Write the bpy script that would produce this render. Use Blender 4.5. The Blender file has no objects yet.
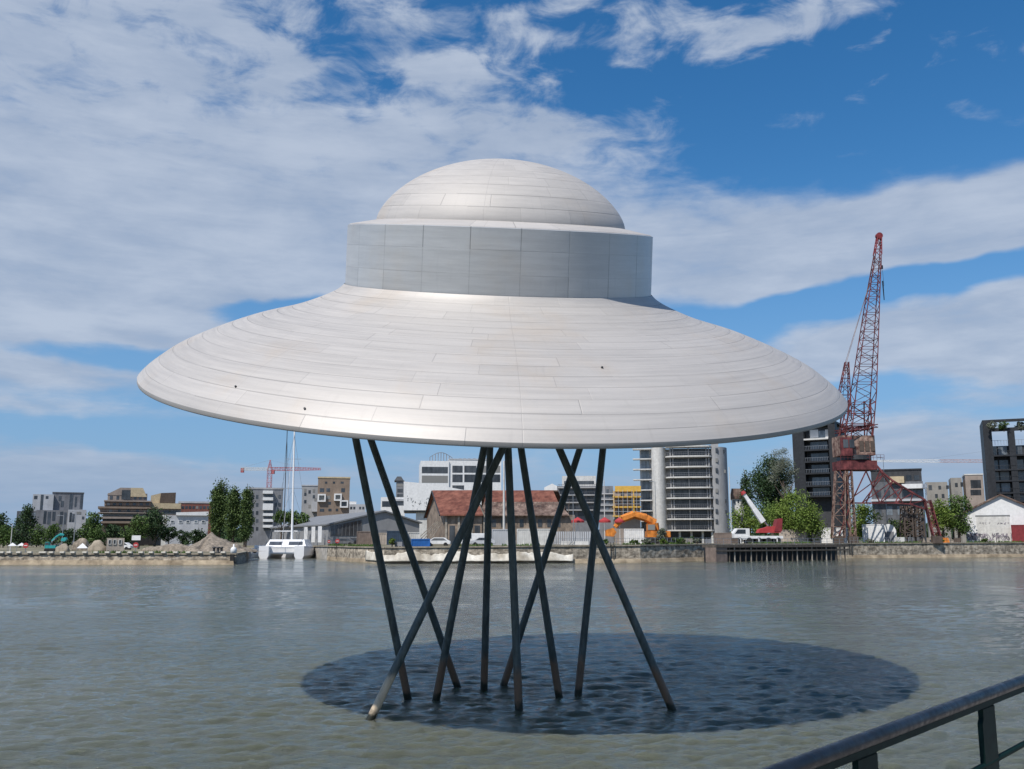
import bpy, bmesh, math, random
import numpy as np
from mathutils import Vector, Matrix
random.seed(7); rng = np.random.default_rng(7)
S = bpy.context.scene
R = math.radians

# ------------------------------------------------------------------ camera
FPX, EYE, HOR = 930.0, 3.6, 540.0
PITCH = math.atan((HOR - 384.5) / FPX)
cd = bpy.data.cameras.new('camera'); cam = bpy.data.objects.new('camera', cd)
S.collection.objects.link(cam); S.camera = cam
cam.location = (0, 0, EYE); cam.rotation_euler = (R(90) + PITCH, 0, 0)
cd.sensor_width = 36; cd.lens = FPX * 36 / 1024; cd.clip_start = 0.05; cd.clip_end = 20000

# ------------------------------------------------------------------ sun, sky, exposure
SUNV = Vector((-0.425, -0.575, 1.0)).normalized()
sd = bpy.data.lights.new('sun', 'SUN'); sd.energy = 4.7; sd.angle = R(0.53); sd.color = (1, 0.95, 0.88)
sun = bpy.data.objects.new('sun', sd); S.collection.objects.link(sun)
sun.rotation_euler = SUNV.to_track_quat('Z', 'Y').to_euler()
S.view_settings.view_transform = 'Standard'; S.view_settings.look = 'None'
S.view_settings.exposure = 0.0; S.view_settings.gamma = 1

class NT:
    """tiny node helper"""
    def __init__(s, tree): s.t = tree; s.n = tree.nodes; s.l = tree.links
    def new(s, typ, **kw):
        n = s.n.new(typ)
        for k, v in kw.items(): setattr(n, k, v)
        return n
    def put(s, sock, v):
        if hasattr(v, 'is_output') or isinstance(v, bpy.types.NodeSocket): s.l.new(v, sock)
        else: sock.default_value = v
    def m(s, op, a, b=None, c=None, clamp=False):
        n = s.n.new('ShaderNodeMath'); n.operation = op; n.use_clamp = clamp
        s.put(n.inputs[0], a)
        if b is not None: s.put(n.inputs[1], b)
        if c is not None: s.put(n.inputs[2], c)
        return n.outputs[0]
    def vm(s, op, a, b=None):
        n = s.n.new('ShaderNodeVectorMath'); n.operation = op
        s.put(n.inputs[0], a)
        if b is not None: s.put(n.inputs[1], b)
        return n.outputs[0]
    def noise(s, vec, scale, detail=4, rough=0.5, dist=0.0):
        n = s.n.new('ShaderNodeTexNoise'); s.put(n.inputs['Vector'], vec)
        n.inputs['Scale'].default_value = scale; n.inputs['Detail'].default_value = detail
        n.inputs['Roughness'].default_value = rough; n.inputs['Distortion'].default_value = dist
        return n
    def mix(s, f, a, b, blend='MIX'):
        n = s.n.new('ShaderNodeMix'); n.data_type = 'RGBA'; n.blend_type = blend
        s.put(n.inputs[0], f); s.put(n.inputs[6], a); s.put(n.inputs[7], b)
        return n.outputs[2]
    def mr(s, v, a, b, c=0.0, d=1.0, smooth=True):
        n = s.n.new('ShaderNodeMapRange'); n.interpolation_type = 'SMOOTHSTEP' if smooth else 'LINEAR'
        s.put(n.inputs[0], v)
        for i, q in enumerate((a, b, c, d)): s.put(n.inputs[1 + i], q)
        return n.outputs[0]
    def xyz(s, v):
        n = s.n.new('ShaderNodeSeparateXYZ'); s.put(n.inputs[0], v); return n.outputs
    def comb(s, x, y, z):
        n = s.n.new('ShaderNodeCombineXYZ')
        for i, q in enumerate((x, y, z)): s.put(n.inputs[i], q)
        return n.outputs[0]

def ray(px, py):
    F = Vector((0, math.cos(PITCH), math.sin(PITCH))); U = Vector((0, -math.sin(PITCH), math.cos(PITCH)))
    return F + Vector((1, 0, 0)) * ((px - 512) / FPX) - U * ((py - 384.5) / FPX)
def at(px, py, Y):
    v = ray(px, py); t = Y / v.y
    return Vector((v.x * t, Y, EYE + v.z * t))
def on_z(px, py, z=0.0):
    v = ray(px, py); t = (z - EYE) / v.z
    return Vector((v.x * t, v.y * t, z))

SKY_STR = 0.11
w = bpy.data.worlds.new('World'); S.world = w; w.use_nodes = True
T = NT(w.node_tree); T.n.clear()
sky = T.new('ShaderNodeTexSky', sky_type='NISHITA'); sky.sun_disc = False
sky.sun_elevation = math.asin(SUNV.z); sky.sun_rotation = math.atan2(SUNV.x, SUNV.y)
sky.altitude = 0; sky.air_density = 1.0; sky.dust_density = 0.3; sky.ozone_density = 2.2
tc = T.new('ShaderNodeTexCoord'); D = tc.outputs['Generated']
dx, dy, dz = T.xyz(D)[:3]
# cloud layer seen in perspective: direction projected on a high plane
zz = T.m('MAXIMUM', dz, 0.0)
den = T.m('ADD', zz, 0.12)
pl = T.comb(T.m('DIVIDE', dx, den), T.m('DIVIDE', dy, den), 0.0)
warp = T.noise(D, 5.0, 4, 0.55)
wv = T.vm('SUBTRACT', warp.outputs['Color'], (0.5, 0.5, 0.5))
az = T.m('ARCTAN2', dx, dy); el = T.m('ARCSINE', dz)
wx, wy, wz = T.xyz(wv)[:3]
az2 = T.m('ADD', az, T.m('MULTIPLY', wx, 0.16)); el2 = T.m('ADD', el, T.m('MULTIPLY', wy, 0.07))
def ae(px, py):
    v = ray(px, py).normalized(); return math.atan2(v.x, v.y), math.asin(v.z)
# cloud banks: (centre px, py, half-width, half-height, slope, weight)
banks = [(230, 240, 300, 92, 0.0, 1.25), (60, 130, 260, 110, 0.1, 1.0), (-250, 200, 320, 170, 0, 1.2),
         (40, 30, 190, 95, 0, 0.62), (340, 40, 200, 60, 0, 0.62), (430, 165, 230, 48, 0, 1.0), (330, 92, 100, 16, -0.05, -0.45), (300, 316, 100, 13, 0.0, -1.2), (130, 350, 130, 11, 0, -0.9), (860, 292, 160, 12, -0.05, -1.1), (1000, 285, 80, 9, 0, -0.5), (870, 395, 150, 10, 0, -0.5), (540, 135, 130, 18, 0, 0.85), (150, 70, 160, 70, 0.1, 0.5), (600, 20, 100, 28, 0.0, 0.62),
         (760, 22, 120, 26, -0.1, 0.62), (880, 2, 100, 16, 0.0, 0.6), (470, 95, 110, 30, 0, 0.55),
         (700, 245, 150, 50, 0.0, 1.05), (900, 236, 190, 38, -0.12, 1.1), (1080, 215, 150, 48, 0, 1.1),
         (1010, 120, 50, 12, 0.4, 0.35), (950, 335, 130, 34, 0, 1.0), (830, 345, 90, 26, 0, 0.8), (1060, 345, 120, 40, 0, 0.9),
         (80, 368, 120, 13, 0, 0.4), (60, 318, 150, 22, 0, 0.7), (40, 462, 120, 22, 0, 0.45), (180, 470, 130, 22, 0, 0.5),
         (90, 405, 160, 8, 0, 0.25), (120, 425, 200, 12, 0, -0.4), (0, 495, 200, 24, 0, 0.6), (300, 500, 300, 40, 0, 0.5), (700, 470, 300, 40, 0, 0.42),
         (950, 440, 130, 24, 0, 0.75), (1000, 390, 160, 14, 0, 0.55), (980, 480, 200, 20, 0, 0.6),
         (400, -180, 420, 80, 0, 0.7), (1000, -250, 300, 90, 0, 0.5)]
dens = None
for (px, py, hw, hh, sl, wt) in banks:
    a0, e0 = ae(px, py); sa = 1.0 / (hw / FPX); se = 1.0 / (hh / FPX)
    da = T.m('SUBTRACT', az2, a0); de = T.m('SUBTRACT', el2, e0)
    if sl: de = T.m('ADD', de, T.m('MULTIPLY', da, sl))
    q = T.m('ADD', T.m('POWER', T.m('ABSOLUTE', T.m('MULTIPLY', da, sa)), 2.0), T.m('POWER', T.m('ABSOLUTE', T.m('MULTIPLY', de, se)), 2.0))
    g = T.m('MULTIPLY', T.m('EXPONENT', T.m('MULTIPLY', T.m('MULTIPLY', q, q), -0.7)), wt)
    dens = g if dens is None else T.m('ADD', dens, g)
dens = T.m('MINIMUM', dens, 1.15)
streak = T.noise(T.vm('MULTIPLY', D, (1.6, 1.6, 9.0)), 4.0, 8, 0.6, 0.3)
puff = T.noise(pl, 3.2, 9, 0.58, 0.2)
fine = T.noise(pl, 13.0, 6, 0.62, 0.3)
nz = T.m('ADD', T.m('MULTIPLY', streak.outputs[0], 0.40), T.m('ADD', T.m('MULTIPLY', puff.outputs[0], 0.38), T.m('MULTIPLY', fine.outputs[0], 0.22)))
hi = T.mr(el, R(17), R(29))
nz = T.m('ADD', nz, T.m('MULTIPLY', hi, T.m('MULTIPLY', T.m('SUBTRACT', T.noise(T.vm('MULTIPLY', pl, (1.0, 1.0, 1.0)), 9.0, 8, 0.6, 0.5).outputs[0], 0.53), 1.6)))
behind = T.mr(dy, 0.35, -0.2, 0.0, 0.55)
cover = T.m('ADD', T.m('ADD', dens, behind), T.m('MULTIPLY', T.m('SUBTRACT', nz, 0.5), 1.9))
alpha = T.mr(cover, 0.16, 1.12, 0.0, 0.9)
shade = T.mr(T.m('ADD', T.m('MULTIPLY', puff.outputs[0], 0.5), T.m('MULTIPLY', streak.outputs[0], 0.5)), 0.36, 0.66)
K = 1.0 / SKY_STR
ccol = T.mix(shade, (0.37 * K, 0.45 * K, 0.59 * K, 1), (0.51 * K, 0.58 * K, 0.70 * K, 1))
hs = T.new('ShaderNodeHueSaturation'); T.put(hs.inputs['Color'], sky.outputs[0])
hs.inputs['Saturation'].default_value = 1.36; hs.inputs['Value'].default_value = 1.12
low = T.mr(el, R(-1), R(22), 0.85, 0.0)
skyc = T.mix(low, hs.outputs[0], (0.17 * K, 0.33 * K, 0.60 * K, 1))
ccol = T.mix(T.mr(el, R(1), R(9), 0.75, 0.0), ccol, (0.28 * K, 0.39 * K, 0.56 * K, 1))
bg = T.new('ShaderNodeBackground'); T.put(bg.inputs[0], T.mix(alpha, skyc, ccol)); bg.inputs[1].default_value = SKY_STR
wo = T.new('ShaderNodeOutputWorld'); T.l.new(bg.outputs[0], wo.inputs[0])

# ------------------------------------------------------------------ helpers
def tag(o, label=None, cat=None, group=None, kind=None):
    if label: o['label'] = label
    if cat: o['category'] = cat
    if group: o['group'] = group
    if kind: o['kind'] = kind
    return o
def root(name, label, cat, loc, rz=0.0, group=None):
    o = bpy.data.objects.new(name, None); S.collection.objects.link(o)
    o.location = loc; o.rotation_euler = (0, 0, rz); o.empty_display_size = 0.3
    return tag(o, label, cat, group)

def mat(name, col, rough=0.7, metal=0.0, var=0.25, scale=1.5, bump=0.0, col2=None, spec=0.4, stretch=(1, 1, 1)):
    m = bpy.data.materials.new(name); m.use_nodes = True
    t = NT(m.node_tree); b = t.n['Principled BSDF']
    c = t.new('ShaderNodeTexCoord').outputs['Object']
    if stretch != (1, 1, 1): c = t.vm('MULTIPLY', c, stretch)
    n = t.noise(c, scale, 6, 0.65)
    f = t.mr(n.outputs[0], 0.3, 0.7)
    a = tuple(max(0, x * (1 - var)) for x in col) + (1,)
    d = tuple(min(1, x * (1 + var)) for x in (col2 or col)) + (1,)
    rain = t.noise(t.vm('MULTIPLY', c, (1.3, 1.3, 0.12)), 1.0, 5, 0.7).outputs[0]; rk = t.mr(rain, 0.3, 0.7, 1.0 - var * 0.9, 1.0 + var * 0.3)
    t.put(b.inputs['Base Color'], t.mix(1.0, t.mix(f, a, d), t.comb(rk, rk, rk), 'MULTIPLY'))
    b.inputs['Roughness'].default_value = rough; b.inputs['Metallic'].default_value = metal
    b.inputs['Specular IOR Level'].default_value = spec
    if bump:
        bp = t.new('ShaderNodeBump'); bp.inputs['Strength'].default_value = bump; bp.inputs['Distance'].default_value = 0.1
        t.put(bp.inputs['Height'], n.outputs[0]); t.l.new(bp.outputs[0], b.inputs['Normal'])
    return m

M = {}
def mk(k, *a, **kw): M[k] = mat(k, *a, **kw)
mk('white', (0.72, 0.72, 0.71), 0.6, var=0.08); mk('offwhite', (0.58, 0.57, 0.54), 0.7, var=0.12)
mk('render_grey', (0.34, 0.34, 0.34), 0.8, var=0.1, scale=0.4); mk('pale_grey', (0.46, 0.47, 0.49), 0.75, var=0.1, scale=0.3)
mk('mid_grey', (0.20, 0.205, 0.22), 0.8, var=0.15, scale=0.4); mk('slate', (0.115, 0.12, 0.13), 0.7, var=0.2)
mk('black_clad', (0.022, 0.024, 0.028), 0.55, var=0.25); mk('char', (0.045, 0.047, 0.052), 0.6, var=0.2)
mk('brown_clad', (0.23, 0.175, 0.135), 0.8, var=0.12, scale=0.5); mk('stone_grey', (0.27, 0.255, 0.23), 0.8, var=0.12, scale=0.4); mk('tan', (0.50, 0.41, 0.27), 0.8, var=0.12)
mk('dark_brown', (0.10, 0.075, 0.06), 0.8, var=0.2); mk('taupe', (0.30, 0.25, 0.215), 0.85, var=0.12, scale=0.4)
mk('ware_grey', (0.26, 0.262, 0.265), 0.7, var=0.1, scale=0.3); mk('pale_pink', (0.5, 0.36, 0.36), 0.7); mk('faded_red', (0.42, 0.12, 0.13), 0.7); mk('red_tile', (0.15, 0.045, 0.030), 0.85, var=0.3, scale=0.7, bump=0.3, col2=(0.19, 0.075, 0.05))
mk('worn_tile', (0.12, 0.062, 0.048), 0.9, var=0.5, scale=0.6, bump=0.3, col2=(0.18, 0.13, 0.105))
mk('old_brick', (0.24, 0.19, 0.15), 0.9, var=0.35, scale=0.8, bump=0.3)
mk('rust_roof', (0.22, 0.09, 0.07), 0.85, var=0.2)
mk('roof_grey', (0.20, 0.205, 0.21), 0.6, var=0.1, scale=0.3); mk('yellow', (0.62, 0.38, 0.07), 0.7, var=0.12)
mk('orange', (0.60, 0.20, 0.03), 0.6, var=0.35, scale=1.2); mk('teal', (0.03, 0.30, 0.30), 0.5, var=0.15)
mk('blue', (0.02, 0.12, 0.38), 0.5, var=0.15); mk('dark_blue', (0.035, 0.06, 0.095), 0.6, var=0.2)
mk('red', (0.40, 0.045, 0.045), 0.55, var=0.15); mk('dark_red', (0.22, 0.03, 0.035), 0.6, var=0.2)
mk('crane_red', (0.105, 0.018, 0.026), 0.8, var=0.5, scale=0.8, col2=(0.15, 0.04, 0.04)); mk('crane_rust', (0.16, 0.055, 0.045), 0.85, var=0.5, scale=1.2, col2=(0.27, 0.19, 0.15)); mk('coping', (0.30, 0.26, 0.20), 0.95, var=0.3, scale=1.0, bump=0.3)
mk('container_brown', (0.20, 0.155, 0.13), 0.7, var=0.2); mk('container_beige', (0.42, 0.36, 0.30), 0.7, var=0.15)
mk('rubber', (0.02, 0.02, 0.02), 0.8); mk('steel', (0.35, 0.36, 0.37), 0.45, 0.6, var=0.1); mk('dark_steel', (0.06, 0.062, 0.065), 0.5, 0.3)
mk('timber', (0.10, 0.085, 0.07), 0.85, var=0.3, scale=2); mk('pale_timber', (0.30, 0.27, 0.23), 0.85, var=0.3, scale=2)
mk('gravel', (0.25, 0.21, 0.165), 0.95, var=0.35, scale=2.5, bump=0.6); mk('sand', (0.32, 0.275, 0.21), 0.95, var=0.2, scale=1.2, bump=0.3)
mk('tarp', (0.44, 0.38, 0.29), 0.85, var=0.25, scale=0.25, bump=0.4, col2=(0.60, 0.57, 0.50)); mk('bark', (0.11, 0.085, 0.065), 0.9, var=0.3, scale=3)
mk('concrete', (0.38, 0.355, 0.315), 0.9, var=0.2, scale=0.8, bump=0.2); mk('roof_plant', (0.28, 0.29, 0.31), 0.6)
mk('stone_block', (0.62, 0.58, 0.50), 0.85, var=0.12); mk('skin', (0.45, 0.28, 0.2), 0.6)
mk('graffiti', (0.16, 0.17, 0.22), 0.7, var=0.5, scale=1.2, col2=(0.30, 0.26, 0.30)); mk('yacht_white', (0.80, 0.80, 0.80), 0.25, var=0.03)
M['wall_stone'] = mat('wall_stone', (0.24, 0.20, 0.15), 0.95, var=0.45, scale=1.1, bump=0.6, col2=(0.38, 0.33, 0.26), stretch=(1, 1, 1.8))
M['shore'] = mat('shore', (0.25, 0.195, 0.13), 0.95, var=0.3, scale=0.35, bump=0.3, col2=(0.33, 0.27, 0.19))
M['land'] = mat('land', (0.10, 0.105, 0.05), 0.95, var=0.4, scale=0.12, bump=0.3, col2=(0.24, 0.21, 0.145))
M['quay'] = mat('quay', (0.36, 0.34, 0.31), 0.9, var=0.2, scale=0.8, bump=0.2)
def glassmat(name, col, rough=0.12):
    m = mat(name, col, rough, var=0.5, scale=0.25, spec=0.8); t = NT(m.node_tree); b = t.n['Principled BSDF']
    src = b.inputs['Base Color'].links[0].from_socket; rnd = t.new('ShaderNodeObjectInfo').outputs['Random']
    k = t.m('ADD', 0.55, t.m('MULTIPLY', rnd, 1.1)); c = t.mix(1.0, src, t.comb(k, k, k), 'MULTIPLY')
    c = t.mix(t.mr(rnd, 0.84, 0.85), c, (0.22, 0.21, 0.19, 1)); t.put(b.inputs['Base Color'], c); return m   # some blinds are down
M['glass'] = glassmat('window_glass', (0.055, 0.062, 0.072)); M['glass_pale'] = glassmat('pale_glass', (0.16, 0.185, 0.21), 0.2)
M['glass_mid'] = glassmat('mid_glass', (0.11, 0.115, 0.12), 0.25); M['glass_deep'] = glassmat('deep_glass', (0.06, 0.065, 0.07), 0.3)

class MB:
    def __init__(s): s.v = []; s.f = []
    def add(s, vs, fs):
        o = len(s.v); s.v += [tuple(q) for q in vs]; s.f += [tuple(i + o for i in g) for g in fs]; return s
    def box(s, x0, x1, y0, y1, z0, z1):
        return s.add([(x0, y0, z0), (x1, y0, z0), (x1, y1, z0), (x0, y1, z0), (x0, y0, z1), (x1, y0, z1), (x1, y1, z1), (x0, y1, z1)],
                     [(0, 3, 2, 1), (4, 5, 6, 7), (0, 1, 5, 4), (1, 2, 6, 5), (2, 3, 7, 6), (3, 0, 4, 7)])
    def beam(s, p, q, r, r2=None, n=4):
        p, q = Vector(p), Vector(q); d = q - p
        if d.length < 1e-6: return s
        d.normalize(); u = d.cross(Vector((0, 0, 1)) if abs(d.z) < 0.9 else Vector((1, 0, 0))).normalized(); v = d.cross(u)
        r2 = r if r2 is None else r2; vs = []
        for c, rr in ((p, r), (q, r2)):
            for i in range(n):
                a = 2 * math.pi * (i + 0.5) / n; vs.append(c + (u * math.cos(a) + v * math.sin(a)) * rr)
        fs = [(i, (i + 1) % n, n + (i + 1) % n, n + i) for i in range(n)] + [tuple(range(n))[::-1], tuple(range(n, 2 * n))]
        return s.add(vs, fs)
    def prism(s, poly, off):
        """poly: 3D points of one cap; off: extrusion vector"""
        n = len(poly); off = Vector(off); a = [Vector(p) for p in poly]; b = [p + off for p in a]
        return s.add(a + b, [tuple(range(n))[::-1], tuple(range(n, 2 * n))] + [(i, (i + 1) % n, n + (i + 1) % n, n + i) for i in range(n)])
    def slab_xz(s, pts, y0, y1): return s.prism([(x, y0, z) for x, z in pts], (0, y1 - y0, 0))
    def build(s, name, m, parent=None, smooth=False, bevel=0.0):
        me = bpy.data.meshes.new(name); me.from_pydata(s.v, [], s.f)
        bm = bmesh.new(); bm.from_mesh(me)
        if bevel: bmesh.ops.bevel(bm, geom=bm.edges[:], offset=bevel, segments=2, affect='EDGES', clamp_overlap=True)
        bmesh.ops.recalc_face_normals(bm, faces=bm.faces[:]); bm.to_mesh(me); bm.free()
        if smooth: me.polygons.foreach_set('use_smooth', [True] * len(me.polygons))
        me.materials.append(M[m] if isinstance(m, str) else m)
        o = bpy.data.objects.new(name, me); S.collection.objects.link(o); o.parent = parent
        return o
def lathe(prof, n=96):
    """prof: (r,z) list -> MB of revolution"""
    mb = MB(); k = len(prof)
    for i in range(n):
        a = 2 * math.pi * i / n
        for r, z in prof: mb.v.append((r * math.cos(a), r * math.sin(a), z))
    for i in range(n):
        j = (i + 1) % n
        for q in range(k - 1): mb.f.append((i * k + q, j * k + q, j * k + q + 1, i * k + q + 1))
    return mb
def blob(c, rx, ry, rz, seed=0, amp=0.25, sub=3):
    bm = bmesh.new(); bmesh.ops.create_icosphere(bm, subdivisions=sub, radius=1)
    from mathutils import noise as mn
    mb = MB(); 
    for v in bm.verts:
        k = 1 + amp * mn.noise(v.co * 2 + Vector((seed * 3.1, seed, 0)))
        mb.v.append((c[0] + v.co.x * rx * k, c[1] + v.co.y * ry * k, c[2] + max(v.co.z, -0.05) * rz * k))
    mb.f = [tuple(q.index for q in f.verts) for f in bm.faces]; bm.free(); return mb
def copy_tree(o, parent=None):
    c = o.copy(); S.collection.objects.link(c); c.parent = parent
    for ch in list(o.children): copy_tree(ch, c)
    return c

# ------------------------------------------------------------------ water
def water():
    rows, cols = 1000, 760
    r0, r1 = 9.0, 330.0
    yy = r0 * (r1 / r0) ** (np.arange(rows) / (rows - 1))
    yy = np.concatenate([yy, [600, 1200, 2600, 6000]])
    th = np.linspace(-R(42), R(42), cols)
    Y, TH = np.meshgrid(yy, np.tan(th), indexing='ij'); X = Y * TH
    Z = np.zeros_like(X); step = Y * 0.0042
    for i in range(90):
        lam = 0.15 * (11.0 ** (rng.random() ** 1.15)); k = 2 * np.pi / lam
        ang = rng.normal(R(-80), R(27)); kx, ky = k * math.cos(ang), k * math.sin(ang)
        amp = 0.0082 * lam * (0.42 if lam > 0.7 else 1.0)
        fade = np.clip((lam / np.maximum(step, 1e-3) - 2.5) / 3, 0, 1)
        ph = kx * X + ky * Y + rng.random() * 6.28 + 0.8 * np.sin(0.31 * X * math.cos(i) + 0.23 * Y * math.sin(i * 1.7) + i)
        s = np.sin(ph); Z += amp * fade * (s + 0.35 * np.sin(2 * ph + 1.2))
    gust = 0.75 + 0.35 * np.sin(0.11 * X + 0.05 * Y) * np.sin(0.07 * Y - 0.04 * X + 1)
    Z *= gust
    n, c = X.shape
    co = np.stack([X, Y, Z], -1).reshape(-1, 3)
    idx = np.arange(n * c).reshape(n, c)
    q = np.stack([idx[:-1, :-1], idx[:-1, 1:], idx[1:, 1:], idx[1:, :-1]], -1).reshape(-1, 4)
    o = len(co)
    # calm sheet a little lower for everything outside the wave field
    extra = np.array([(-9000, -3000, -0.3), (9000, -3000, -0.3), (9000, 9000, -0.3), (-9000, 9000, -0.3)])
    co = np.concatenate([co, extra]); q = np.concatenate([q, [[o, o + 1, o + 2, o + 3]]])
    me = bpy.data.meshes.new('water'); me.vertices.add(len(co)); me.vertices.foreach_set('co', co.ravel())
    me.loops.add(q.size); me.loops.foreach_set('vertex_index', q.ravel().astype(np.int32))
    me.polygons.add(len(q)); me.polygons.foreach_set('loop_start', np.arange(0, q.size, 4, dtype=np.int32))
    me.polygons.foreach_set('use_smooth', np.ones(len(q), bool)); me.update(calc_edges=True)
    ob = bpy.data.objects.new('water', me); S.collection.objects.link(ob)
    m = bpy.data.materials.new('river_water'); m.use_nodes = True; t = NT(m.node_tree); b = t.n['Principled BSDF']
    c = t.new('ShaderNodeTexCoord').outputs['Object']
    silt = t.noise(c, 0.05, 4, 0.6)
    t.put(b.inputs['Base Color'], t.mix(t.mr(silt.outputs[0], 0.35, 0.65), (0.080, 0.087, 0.066, 1), (0.096, 0.103, 0.081, 1)))
    b.inputs['Roughness'].default_value = 0.08; b.inputs['IOR'].default_value = 1.33
    b.inputs['Subsurface Weight'].default_value = 1.0; b.inputs['Subsurface Radius'].default_value = (1.0, 1.1, 0.8); b.inputs['Subsurface Scale'].default_value = 0.9
    n1 = t.noise(t.vm('MULTIPLY', c, (0.6, 1.0, 1)), 5.5, 6, 0.62)
    patch = t.mr(t.noise(t.vm('MULTIPLY', c, (0.35, 1.0, 1)), 0.045, 5, 0.65, 0.6).outputs[0], 0.38, 0.62)
    t.put(b.inputs['Roughness'], t.m('ADD', 0.03, t.m('MULTIPLY', patch, 0.10))); n2 = t.noise(t.vm('MULTIPLY', c, (0.35, 1, 1)), 0.5, 6, 0.6)
    bp = t.new('ShaderNodeBump'); t.put(bp.inputs['Strength'], t.m('ADD', 0.5, t.m('MULTIPLY', patch, 0.4))); bp.inputs['Distance'].default_value = 0.09
    t.put(bp.inputs['Height'], n1.outputs[0])
    bp2 = t.new('ShaderNodeBump'); bp2.inputs['Strength'].default_value = 0.5; bp2.inputs['Distance'].default_value = 0.30
    t.put(bp2.inputs['Height'], n2.outputs[0]); t.l.new(bp.outputs[0], bp2.inputs['Normal'])
    t.l.new(bp2.outputs[0], b.inputs['Normal'])
    me.materials.append(m); tag(ob, kind='structure')
water()

# ------------------------------------------------------------------ land
EDGE = [(328, 176, 2.5), (350, 161, 2.5), (385, 147, 2.5), (520, 148.5, 2.65), (640, 154, 2.8), (716, 168, 2.9), (850, 190, 2.95), (1024, 206, 3.05), (1400, 240, 3.1)]
def XY(px, Y): return at(px, HOR, Y).x
GZ = 2.6
def land():
    fr = [(XY(p, Y), Y, z) for p, Y, z in EDGE]
    inner = [(x, y + 12, 2.75) for x, y, z in fr]
    mb = MB()
    lb = (XY(309, 208), 208, 2.3)      # inner end of the dock
    # quay top strip, then flat land to the horizon
    for i in range(len(fr) - 1): mb.add([fr[i], fr[i + 1], inner[i + 1], inner[i]], [(0, 1, 2, 3)])
    far = [(x * 12 if abs(x) > 30 else x, 4500, 2.6) for x, y, z in inner]
    far = [(XY(p, 4500), 4500, 2.6) for p, _, _ in EDGE]
    far[0] = (XY(300, 4500), 4500, 2.6); inner2 = list(inner); 
    for i in range(len(fr) - 1): mb.add([inner2[i], inner2[i + 1], far[i + 1], far[i]], [(0, 1, 2, 3)])
    mb.add([fr[0], inner[0], far[0], (XY(309, 4500), 4500, 2.59), lb], [(0, 1, 2, 3, 4)])
    # land left of the dock
    P = [(XY(-900, 141), 141, 1.6), (XY(0, 141), 141, 1.6), (XY(237, 141), 141, 1.6), (XY(246, 160), 160, 1.6), (XY(250, 208), 208, 1.7)]
    mb.add(P + [(XY(250, 260), 260, 1.9), (XY(-900, 260), 260, 1.9)], [(0, 1, 2, 3, 4, 5, 6)])
    mb.add([(XY(-900, 260), 260, 1.9), (XY(250, 260), 260, 1.9), (XY(250, 4500), 4500, 2.6), (XY(-2500, 4500), 4500, 2.6)], [(0, 1, 2, 3)])
    # land at the head of the dock
    mb.add([(XY(250, 208), 208, 1.9), lb, (XY(309, 4500), 4500, 2.58), (XY(250, 4500), 4500, 2.58)], [(0, 1, 2, 3)])
    tag(mb.build('ground', 'land'), kind='structure')
    # shore strips at the foot of the walls
    sb = MB()
    for i in range(len(fr) - 1):
        (x0, y0, _), (x1, y1, _) = fr[i], fr[i + 1]
        sb.add([(x0, y0 - 0.9, -0.4), (x1, y1 - 0.9, -0.4), (x1, y1 - 0.3, 0.55), (x0, y0 - 0.3, 0.55), (x1, y1 + 0.5, 0.75), (x0, y0 + 0.5, 0.75)], [(0, 1, 2, 3), (3, 2, 4, 5)])
    x0, x1 = XY(-900, 141), XY(237, 141)
    sb.add([(x0, 139.8, -0.4), (x1 + 0.2, 139.8, -0.4), (x1 - 0.3, 140.6, 0.6), (x0, 140.6, 0.6), (x1 - 0.3, 141.4, 0.65), (x0, 141.4, 0.65)], [(0, 1, 2, 3), (3, 2, 4, 5)])
    tag(sb.build('shore', 'shore'), kind='structure')
    return fr, lb
FR, LB = land()
def wall_run(name, label, pts, m='wall_stone', cope='coping', th=0.6, copeh=0.22):
    """retaining wall along pts=(x,y,ztop); a coping is a part"""
    c = Vector(pts[0]); t = root(name, label, 'wall', (c.x, c.y, 0))
    a, b = MB(), MB()
    for p, q in zip(pts[:-1], pts[1:]):
        p, q = Vector(p), Vector(q); d = (q - p); n = Vector((d.y, -d.x, 0)).normalized()
        # face subdivided and roughened like rubble masonry
        L = d.length; k = max(2, int(L / 0.9)); rows = 4; grid = []
        for i in range(k + 1):
            col = []
            for j in range(rows + 1):
                w_ = p + d * (i / k); z = -0.6 + (w_.z - copeh + 0.6) * j / rows
                off = n * (0.05 + 0.10 * random.random() * (0 < j < rows)) - n * 0.10 * (j / rows)
                col.append(Vector((w_.x, w_.y, z)) + off - Vector((c.x, c.y, 0)))
            grid.append(col)
        o = len(a.v)
        for col in grid: a.v += [tuple(v) for v in col]
        for i in range(k):
            for j in range(rows): a.f.append((o + i * (rows + 1) + j, o + (i + 1) * (rows + 1) + j, o + (i + 1) * (rows + 1) + j + 1, o + i * (rows + 1) + j + 1))
        P = [p + n * 0.12, q + n * 0.12, q - n * th, p - n * th]
        P = [(v.x - c.x, v.y - c.y, 0) for v in P]; zs = [p.z, q.z, q.z, p.z]
        b.add([(x, y, z + 0.06 - copeh) for (x, y, _), z in zip(P, zs)] + [(x, y, z + 0.06) for (x, y, _), z in zip(P, zs)],
              [(0, 3, 2, 1), (4, 5, 6, 7), (0, 1, 5, 4), (1, 2, 6, 5), (2, 3, 7, 6), (3, 0, 4, 7)])
    a.build('wall_face', m, t); b.build('coping', cope, t); return t
wall_run('quay_wall', 'long weathered stone quay wall below the crane and white shed on the right bank', FR)
wall_run('quay_wall', 'pale concrete side of the quay returning into the dock beside the catamaran', [LB, FR[0]], m='concrete')
PW = [(XY(-900, 141), 141, 1.6), (XY(0, 141), 141, 1.6), (XY(237, 141), 141, 1.6), (XY(246, 160), 160, 1.6), (XY(250, 208), 208, 1.7)]
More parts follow.
